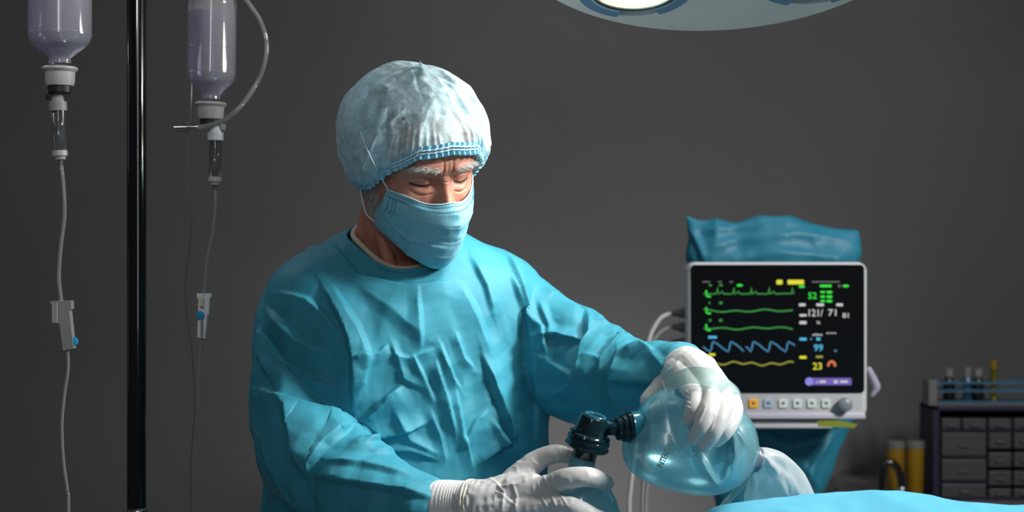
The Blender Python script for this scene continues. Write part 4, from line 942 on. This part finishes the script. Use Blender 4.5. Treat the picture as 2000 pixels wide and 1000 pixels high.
# ------------------------------------------------------------------ patient monitor
MY = 3.60; MS = MY/F
def build_monitor():
    root = empty('patient_monitor', tuple(P(1518, 815, MY))); tag(root, 'grey patient monitor showing green, blue and yellow traces on black screen', 'monitor')
    cx, cz = P(1518, 664, MY)[0], P(1518, 664, MY)[2]
    def loc(px, py): return cx+(px-1518)*MS, cz-(py-664)*MS
    W_, H_ = 352*MS, 304*MS
    MB().plate(W_, H_, .020, MY, MY+.085, cx, cz, 8, .007).build('housing', M['monshell'], root, flat_angle=50)
    MB().plate(W_*.8, H_*.8, .03, MY+.08, MY+.13, cx, cz, 8, .01).build('rear_shell', M['monshell'], root, flat_angle=50)
    x0, zt = loc(1349, 517); x1, zb = loc(1688, 768)
    MB().plate(x1-x0, zt-zb, .009, MY-.002, MY+.01, (x0+x1)/2, (zt+zb)/2, 6, .0008).build('screen', M['screen'], root, flat_angle=40)
    # shelf lip below buttons
    a, b = loc(1345, 806), loc(1690, 818)
    MB().box((a[0], MY-.006, b[1]), (b[0], MY+.05, a[1]), .003).build('lower_lip', M['monedge'], root, flat_angle=40)
    for i, px in enumerate((1442, 1471, 1500, 1529, 1557, 1585, 1613)):
        x, z = loc(px, 788); m = M['btn_y'] if i == 1 else M['btn_b'] if i == 2 else M['btn_w']
        if i == 0: continue
        bt = MB().plate(.019, .019, .004, MY-.004, MY+.004, x, z, 4, .001).build('button', m, root, flat_angle=40)
        MB().plate(.006, .005, .001, MY-.0046, MY-.003, x, z+.001, 3).build('icon', M['icon'], bt, False)
    x, z = loc(1648, 789)
    MB().lathe([(0, .012), (.004, .013), (.016, .015), (.024, .0145), (.027, .011), (.028, .001)], (x, MY+.002, z), (0, -1, 0), 36).build('knob', M['knob'], root, flat_angle=40)
    YF = MY-.0024
    def ribbon(name, pts, m, wpx=2.6, par=root):
        p = np.array([loc(*q) for q in pts]); t = np.gradient(p, axis=0); t /= np.linalg.norm(t, axis=1)[:, None]; n = np.stack([-t[:, 1], t[:, 0]], 1)*wpx*MS/2
        rr = [np.array([(a[0], YF, a[1]), (b[0], YF, b[1]), (b[0], YF+.0006, b[1]), (a[0], YF+.0006, a[1])]) for a, b in zip(p+n, p-n)]
        return MB().rings(rr).build(name, m, par, False)
    def bar(x0, y0, x1, y1, m, name='readout_label', r=1.5):
        a, b = loc(x0, y0), loc(x1, y1); w_, h_ = b[0]-a[0], a[1]-b[1]
        return MB().plate(w_, h_, min(r*MS, w_*.45, h_*.45), YF, YF+.0006, (a[0]+b[0])/2, (a[1]+b[1])/2, 3).build(name, m, root, False)
    def text(s, px, py, hpx, m, wpx=None):
        cu = bpy.data.curves.new('t', 'FONT'); cu.body = s; cu.size = 1; cu.resolution_u = 2; cu.offset = .012
        to = bpy.data.objects.new('t', cu); COL.objects.link(to); me = bpy.data.meshes.new_from_object(to.evaluated_get(bpy.context.evaluated_depsgraph_get())); bpy.data.objects.remove(to)
        c = getv(me); h_ = c[:, 1].max()-c[:, 1].min(); k = hpx*MS/h_; kx = wpx*MS/(c[:, 0].max()-c[:, 0].min()) if wpx else k
        x, z = loc(px, py); c = np.stack([x+(c[:, 0]-c[:, 0].min())*kx, np.full(len(c), YF-.0003), z+(c[:, 1]-c[:, 1].min()-h_)*k], 1); setv(me, c)
        return link('readout', me, m, root, False)
    # traces
    e1 = [(1374, 574)]
    for x in (1400, 1432, 1466, 1501): 
        e1 += [(x-4, 574), (x-1, 573), (x+1, 561), (x+3, 575), (x+7, 572), (x+10, 569), (x+13, 574)]
    e1 += [(1538, 573), (1545, 574), (1547, 561), (1550, 574)]
    ribbon('ecg_trace', e1, M['scr_dkgreen'], 2.6)
    for y in (607, 641):
        x = np.arange(1374, 1552, 6.); ribbon('ecg_trace', [(a, y+1.6*math.sin(a*.11+y)+1.2*math.sin(a*.045)) for a in x], M['scr_dkgreen'], 3)
    def pleth(xs0):
        o = []
        for x in xs0: o += [(x, 687), (x+2, 682), (x+4, 670), (x+6, 667), (x+9, 669), (x+12, 671), (x+15, 672), (x+24, 680)]
        return o
    ribbon('pulse_trace', [(1373, 677), (1380, 683)]+pleth((1387, 1422))+[(1452, 686)], M['scr_dkblue'], 3)
    ribbon('pulse_trace', [(1456, 677), (1461, 680)]+pleth((1466, 1500, 1534))[:-1]+[(1552, 675)], M['scr_dkblue'], 3)
    x = np.arange(1395, 1553, 5.); ribbon('respiration_trace', [(a, 710+2.2*math.sin(a*.17)+1.8*math.sin(a*.06)) for a in x], M['scr_dkyellow'], 3)
    for y in (575, 608, 641): ribbon('calibration_mark', [(1379, y-8), (1379.5, y-2), (1380, y+3), (1383, y+4), (1388, y+4)], M['scr_green'], 3.4)
    # labels of the traces
    for q in ((1371, 549, 1387, 552), (1402, 549, 1410, 552), (1424, 549, 1432, 552), (1585, 549, 1640, 552), (1636, 556, 1642, 561)): bar(*q, M['scr_grey'])
    for q in ((1384, 555, 1390, 559), (1404, 555, 1411, 559), (1404, 589, 1411, 594), (1384, 589, 1387, 594), (1384, 623, 1389, 628), (1404, 623, 1411, 628)): bar(*q, M['scr_dkgreen'])
    for q in ((1439, 555, 1450, 559.5), (1560, 557, 1571, 562), (1601, 556, 1624, 561), (1646, 556, 1657, 561)): bar(*q, M['scr_green'])
    for y in (568, 577, 585.5): bar(1602, y, 1611, y+4.5, M['scr_green']); bar(1614, y, 1625, y+5, M['scr_green'])
    bar(1516, 546.5, 1528, 555.5, M['scr_yellow']); bar(1538, 546.5, 1570, 555.5, M['scr_yellow'])
    bar(1383, 656, 1400, 661, M['scr_blue']); bar(1561, 659.5, 1575, 665, M['scr_blue']); bar(1582, 660, 1586, 664, M['scr_dkblue']); bar(1594, 659, 1602, 665, M['scr_blue']); bar(1629, 683, 1634, 687, M['scr_dkblue'])
    bar(1561, 695, 1575, 700.5, M['scr_yellow']); bar(1593, 694.5, 1607, 699, M['scr_dkyellow']); bar(1384, 690, 1397, 695, M['scr_yellow'])
    for q in ((1560, 592.5, 1573, 598), (1594, 592.5, 1609, 598), (1633, 592.5, 1646, 598), (1561, 613.5, 1575, 618), (1561, 627, 1575, 633)): bar(*q, M['scr_white'])
    text('52', 1578, 571, 13, M['scr_green'], 17); text('121/', 1579, 604, 14, M['scr_white'], 28); text('71', 1617, 604, 13, M['scr_white'], 16); text('81', 1645, 611, 10, M['scr_white'], 12)
    text('99', 1589, 672, 14, M['scr_blue'], 18); text('23', 1587, 708, 14, M['scr_yellow'], 18); text('%', 1594, 627, 6, M['scr_white'], 8)
    for k in range(4): bar(1587+k*5.2, 652-(1 if k in (1, ) else 0), 1590+k*5.2, 656, M['scr_white'])
    for k in range(4): bar(1614+k*5.2, 649, 1617+k*5.2, 652, M['scr_white'])
    arc = [(1624+8*math.cos(t)*.8, 714-8*math.sin(t)) for t in np.linspace(math.pi+.2, -.2, 14)]; ribbon('lung_icon', arc, M['scr_red'], 5)
    # purple bar
    bar(1580, 738, 1663, 752, M['scr_purple'], 'menu_bar', 3)
    x, z = loc(1580, 745); MB().lathe([(0, 8*MS), (.0004, 8*MS), (.0008, 7.4*MS)], (x, YF, z), (0, -1, 0), 28).build('menu_icon', M['scr_lilac'], root, False)
    YF -= .0007
    for q in ((1594, 744, 1597, 748), (1600, 743, 1613, 747.5), (1628, 742.5, 1636, 748.5), (1640, 743, 1656, 747.5)): bar(*q, M['scr_white'])
    bar(1577, 742, 1583, 748, M['scr_purple'])
    # carry bracket at the right
    MB().tube([P(1697, 722, MY+.05), P(1706, 740, MY+.05), P(1712, 757, MY+.05), P(1704, 772, MY+.05)], [.007, .008, .009, .004], 12, 20, ball=True).build('side_hook', M['lavender'], root)
    # plugs and leads on the left
    pl = [((1338, 611), (1312, 612)), ((1338, 640), (1314, 638)), ((1338, 670), (1314, 668))]
    for k, (a, b) in enumerate(pl):
        A_, B_ = P(*a, MY+.05), P(*b, MY+.05); d = B_-A_; L = np.linalg.norm(d)
        MB().lathe([(-.006, .009), (.0, .0105), (L*.45, .0105), (L*.5, .008), (L*.9, .0065), (L, .004)], A_, d, 24).build('plug', M['plug'], root, flat_angle=40)
    leads = [[(1312, 612), (1292, 620), (1277, 640), (1268, 662), (1262, 700), (1250, 800), (1238, 900), (1231, 960), (1229, 1010), (1232, 1300)],
             [(1314, 638), (1295, 645), (1280, 660), (1270, 680), (1266, 740), (1262, 850), (1257, 930), (1254, 1010), (1256, 1300)],
             [(1314, 668), (1298, 672), (1286, 682), (1280, 700), (1276, 780), (1272, 880), (1265, 940), (1261, 1010), (1266, 1300)]]
    for k, l in enumerate(leads):
        c = MB().tube([P(*q, MY+.05) for q in l], .0042 if k else .0050, 10, 90).build('monitor_cable', M['whitecable'] if k == 0 else M['cable'])
        tag(c, ('white cable from the topmost plug of the monitor, hanging behind the bag', 'grey cable from the middle plug of the monitor', 'grey cable from the lowest plug of the monitor')[k], 'cable', 'monitor cables')
    # tag
    q = [P(1596, 822, MY-.03), P(1640, 821, MY-.03), P(1676, 829, MY-.03), P(1668, 836, MY-.03), P(1640, 834, MY-.03), P(1598, 833, MY-.03)]
    MB().rings([np.array(q), np.array(q)+[0, .002, 0]]).build('yellow_tag', M['yellowtag'], root, False)
    # stand
    sx, sy = cx, MY+.22
    st = empty('monitor_stand', (sx, sy, 0)); tag(st, 'rolling stand under the monitor wrapped in blue sheet', 'stand')
    MB().lathe([(.08, .022), (1.40, .022)], (sx, sy, 0), (0, 0, 1), 24).build('pole', M['monshell'], st, flat_angle=40)
    z0 = cz-H_/2
    MB().box((sx-.12, MY+.01, z0-.024), (sx+.12, sy+.02, z0-.006), .004).build('shelf', M['monshell'], st)
    for k in range(5):
        a = k/5*2*math.pi+.2
        lg = MB().tube([(sx, sy, .10), (sx+.28*math.cos(a), sy+.28*math.sin(a), .06)], [.02, .014], 10, 8).build('leg', M['monshell'], st)
        MB().lathe([(-.012, .02), (-.01, .03), (.01, .03), (.012, .02)], (sx+.28*math.cos(a), sy+.28*math.sin(a), .03), (-math.sin(a), math.cos(a), 0), 20).build('caster', M['rubber'], lg)
    # blue sheet wrapped round the stand, from above the screen down
    rr = []; Yc = MY+.20; aa = np.linspace(0, 2*math.pi, 160, endpoint=False)
    tab = [(424, 1341, 1674), (440, 1342, 1678), (470, 1343, 1677), (515, 1345, 1674), (650, 1352, 1672), (820, 1372, 1664), (900, 1385, 1633), (975, 1398, 1603), (1060, 1415, 1575), (1300, 1430, 1560)]
    ty = [t[0] for t in tab]
    for py in np.concatenate([[427, 428.5], np.linspace(431, 1250, 130)]):
        s = Yc/F; l, r = np.interp(py, ty, [t[1] for t in tab]), np.interp(py, ty, [t[2] for t in tab])
        xc, hw = ((l+r)/2-1000)*s, (r-l)/2*s; shut = np.interp(py, [427, 428.5, 433, 500, 1250], [.02, .15, .35, .8, 1.0])
        ca, sa = np.cos(aa), np.sin(aa); dp = .062*shut
        x = xc+np.sign(ca)*np.abs(ca)**.75*hw; y = Yc+sa*dp
        # top edge rises at the left corner and sags right
        fx = (x-xc)/hw; fade = np.clip(1-(py-427)/90, 0, 1)
        z = CZ-(py-500)*s+fade*((.007*np.clip(-fx-.75, 0, 1)*4-.002)-.030*np.clip(fx-.05, 0, 1)**1.8+.004*np.cos(fx*5))
        rr.append(np.stack([x, y, z], 1))
    me = MB().rings(rr).mesh('blue_sheet'); v = getv(me); n = getn(me)
    v = v+n*((ridged(v*[12, 9, 8]+2, 61)-.6)*.016+(ridged(v*[26, 20, 14], 62)-.6)*.006)[:, None]; setv(me, v); n = getn(me)
    v = crease(v, n, [([(1345, 440), (1365, 480), (1380, 515)], 16, 10, 10), ([(1360, 490), (1430, 470), (1560, 455), (1660, 470)], 12, 18, 10), ([(1400, 515), (1520, 490), (1650, 505)], 8, 14, 8), ([(1338, 450), (1400, 448), (1500, 440)], 6, 10, 6),
                      ([(1480, 840), (1540, 870), (1620, 850)], 14, 10, 10), ([(1560, 900), (1590, 940), (1600, 960)], 16, 8, 8), ([(1630, 840), (1590, 900), (1560, 970)], 20, 8, 12), ([(1440, 880), (1500, 890), (1560, 930)], 8, 20, 8)])
    setv(me, v)
    o = link('blue_sheet', me, M['backdrape']); tag(o, 'crumpled teal blue sheet hanging over the stand behind the monitor', 'sheet')
build_monitor()

# ------------------------------------------------------------------ bench at the back right
def build_bench():
    BY = 5.0; S_ = BY/F; z0 = P(0, 978, BY)[2]
    b = empty('lab_bench', (1.3, BY+.2, 0)); tag(b, 'dark bench with grey top against the back wall', 'bench')
    MB().box((1.05, BY-.12, z0-.035), (2.6, WY-.01, z0), .004).build('worktop', M['counter'], b, False)
    MB().box((1.07, BY-.08, .08), (2.58, WY-.02, z0-.035)).build('carcass', M['cabinet'], b, False)
    for k in range(4):
        d = MB().box((1.08+k*.375, BY-.10, .12), (1.44+k*.375, BY-.08, z0-.05), .004).build('door', M['cabinet'], b, False)
        MB().box((1.38+k*.375, BY-.115, z0-.16), (1.395+k*.375, BY-.10, z0-.08), .002).build('handle', M['chrome'], d, False)
    # drawer cabinet
    X = lambda px: (px-1000)*S_
    Z = lambda py: CZ-(py-500)*S_
    c = empty('drawer_cabinet', (X(1955), BY+.08, z0)); tag(c, 'navy parts cabinet full of small see-through grey drawers', 'cabinet')
    x0, x1, zt = X(1822), X(2092), Z(794)
    MB().box((x0, BY, zt-.012), (x1, BY+.16, zt), .002).build('top_panel', M['navy'], c, False)
    MB().box((x0, BY, z0), (x1, BY+.16, z0+.012)).build('bottom_panel', M['navy'], c, False)
    MB().box((x0, BY, z0), (x0+.020, BY+.16, zt), .002).build('side_panel', M['navy'], c, False)
    MB().box((x1-.016, BY, z0), (x1, BY+.16, zt), .002).build('side_panel', M['navy'], c, False)
    MB().box((x0, BY+.15, z0), (x1, BY+.16, zt)).build('back_panel', M['navy'], c, False)
    dr = [(1839, 1876, 818, 838), (1880, 1926, 818, 838), (1839, 1926, 846, 890), (1839, 1926, 898, 938), (1839, 1926, 946, 970)]
    for a in (1931, 1980, 2030): dr += [(a, a+44, 818, 838), (a, a+44, 846, 876), (a, a+44, 884, 912), (a, a+44, 920, 948), (a, a+44, 955, 971)]
    for a, b_, t, u in dr:
        d = MB().box((X(a), BY-.003, Z(u)), (X(b_), BY+.13, Z(t)), .002).build('drawer', M['drawer'], c, False)
        MB().box(((X(a)+X(b_))/2-.014, BY-.012, (Z(u)+Z(t))/2-.006), ((X(a)+X(b_))/2+.014, BY-.003, (Z(u)+Z(t))/2), .001).build('handle', M['drawerlip'], d, False)
    for py in (842, 894, 942): MB().box((x0+.01, BY-.001, Z(py+2)), (x1-.01, BY+.14, Z(py-2))).build('divider', M['navy'], c, False)
    # rack on top
    zr = zt
    r = empty('tube_rack', (X(1910), BY+.06, zr)); tag(r, 'pale rack with blue rails holding vials on the navy cabinet', 'rack')
    MB().box((X(1817), BY+.02, zr), (X(1835), BY+.10, Z(744)), .003).build('end_panel', M['rackclear'], r, False)
    MB().box((X(2060), BY+.02, zr), (X(2076), BY+.10, Z(744)), .003).build('end_panel', M['rackclear'], r, False)
    for py in (749, 765, 787):
        for yy in (.024, .092): MB().box((X(1835), BY+yy, Z(py+2.5)), (X(2060), BY+yy+.004, Z(py-2.5))).build('rail', M['rackblue'], r, False)
    MB().box((X(1835), BY+.024, zr+.001), (X(2060), BY+.096, zr+.006)).build('tray', M['rackclear'], r, False)
    def vial(px, w_, ptop, pbot, m, mc, lab):
        e = empty('vial', (X(px), BY+.06, zr+.006)); tag(e, lab, 'vial', 'vials in the rack')
        rr, H = w_/2*S_, Z(ptop)-zr-.006
        MB().lathe([(0, rr*.8), (.003, rr), (H*.62, rr), (H*.72, rr*.62), (H*.78, rr*.6)], (X(px), BY+.06, zr+.006), (0, 0, 1), 24).build('glass', m, e)
        MB().lathe([(H*.76, rr*.75), (H*.98, rr*.78), (H, rr*.6)], (X(px), BY+.06, zr+.006), (0, 0, 1), 24).build('cap', mc, e, flat_angle=40)
    vial(1864, 24, 722, 787, M['darkglass'], M['greycap'], 'dark vial nearest the end of the rack')
    vial(1900, 19, 720, 787, M['blueglass'], M['greycap'], 'blue vial in the middle of the rack')
    vial(1921, 24, 722, 787, M['darkglass'], M['greycap'], 'dark vial beside the blue one in the rack')
    y = empty('test_tube', (X(1952), BY+.06, zr+.006)); tag(y, 'slim yellow tube standing tall in the rack', 'tube')
    H = Z(706)-zr-.006
    MB().lathe([(0, .003), (.004, .008), (H*.8, .008), (H*.8, .0095)], (X(1952), BY+.06, zr+.006), (0, 0, 1), 20).build('glass', M['yellowtube'], y)
    MB().lathe([(H*.8, .0098), (H, .0098), (H, .007)], (X(1952), BY+.06, zr+.006), (0, 0, 1), 20).build('stopper', M['yellow'], y, flat_angle=40)
    # two amber jars
    for px, lab in ((1757, 'amber yellow jar with pale lid, farther from the navy cabinet'), (1795, 'amber yellow jar with pale lid touching the navy cabinet')):
        e = empty('sample_jar', (X(px), BY+.05, z0)); tag(e, lab, 'jar', 'amber jars')
        rr = 17.5*S_; H = Z(876)-z0
        MB().lathe([(0, rr*.8), (.004, rr*.88), (H-.01, rr), (H, rr*.98)], (X(px), BY+.05, z0), (0, 0, 1), 32).build('glass', M['yellow'], e, flat_angle=40)
        MB().lathe([(H-.004, rr*1.06), (H+.014, rr*1.06), (H+.017, rr*.95), (H+.017, .001)], (X(px), BY+.05, z0), (0, 0, 1), 32).build('lid', M['lid'], e, flat_angle=40)
    # dark curved tap
    e = empty('tap', (X(1722), BY-.04, z0)); tag(e, 'dark curved metal tap in front of the amber jars', 'tap')
    MB().tube([P(1722, 978, BY-.04), P(1722, 935, BY-.04), P(1726, 912, BY-.04), P(1738, 903, BY-.04), P(1752, 912, BY-.04), P(1759, 935, BY-.04), P(1761, 962, BY-.04)], [.010, .010, .011, .011, .011, .011, .010], 20, 50).build('spout', M['blackmetal'], e)
    MB().lathe([(0, .016), (.012, .016), (.016, .011)], (X(1722)*(BY-.04)/BY, BY-.04, z0), (0, 0, 1), 24).build('base_ring', M['blackmetal'], e, flat_angle=40)
    MB().lathe([(-.004, .0112), (.014, .0118), (.016, .0105)], P(1761, 962, BY-.04), (0, 0, 1), 24).build('aerator', M['chrome'], e, flat_angle=40)
build_bench()
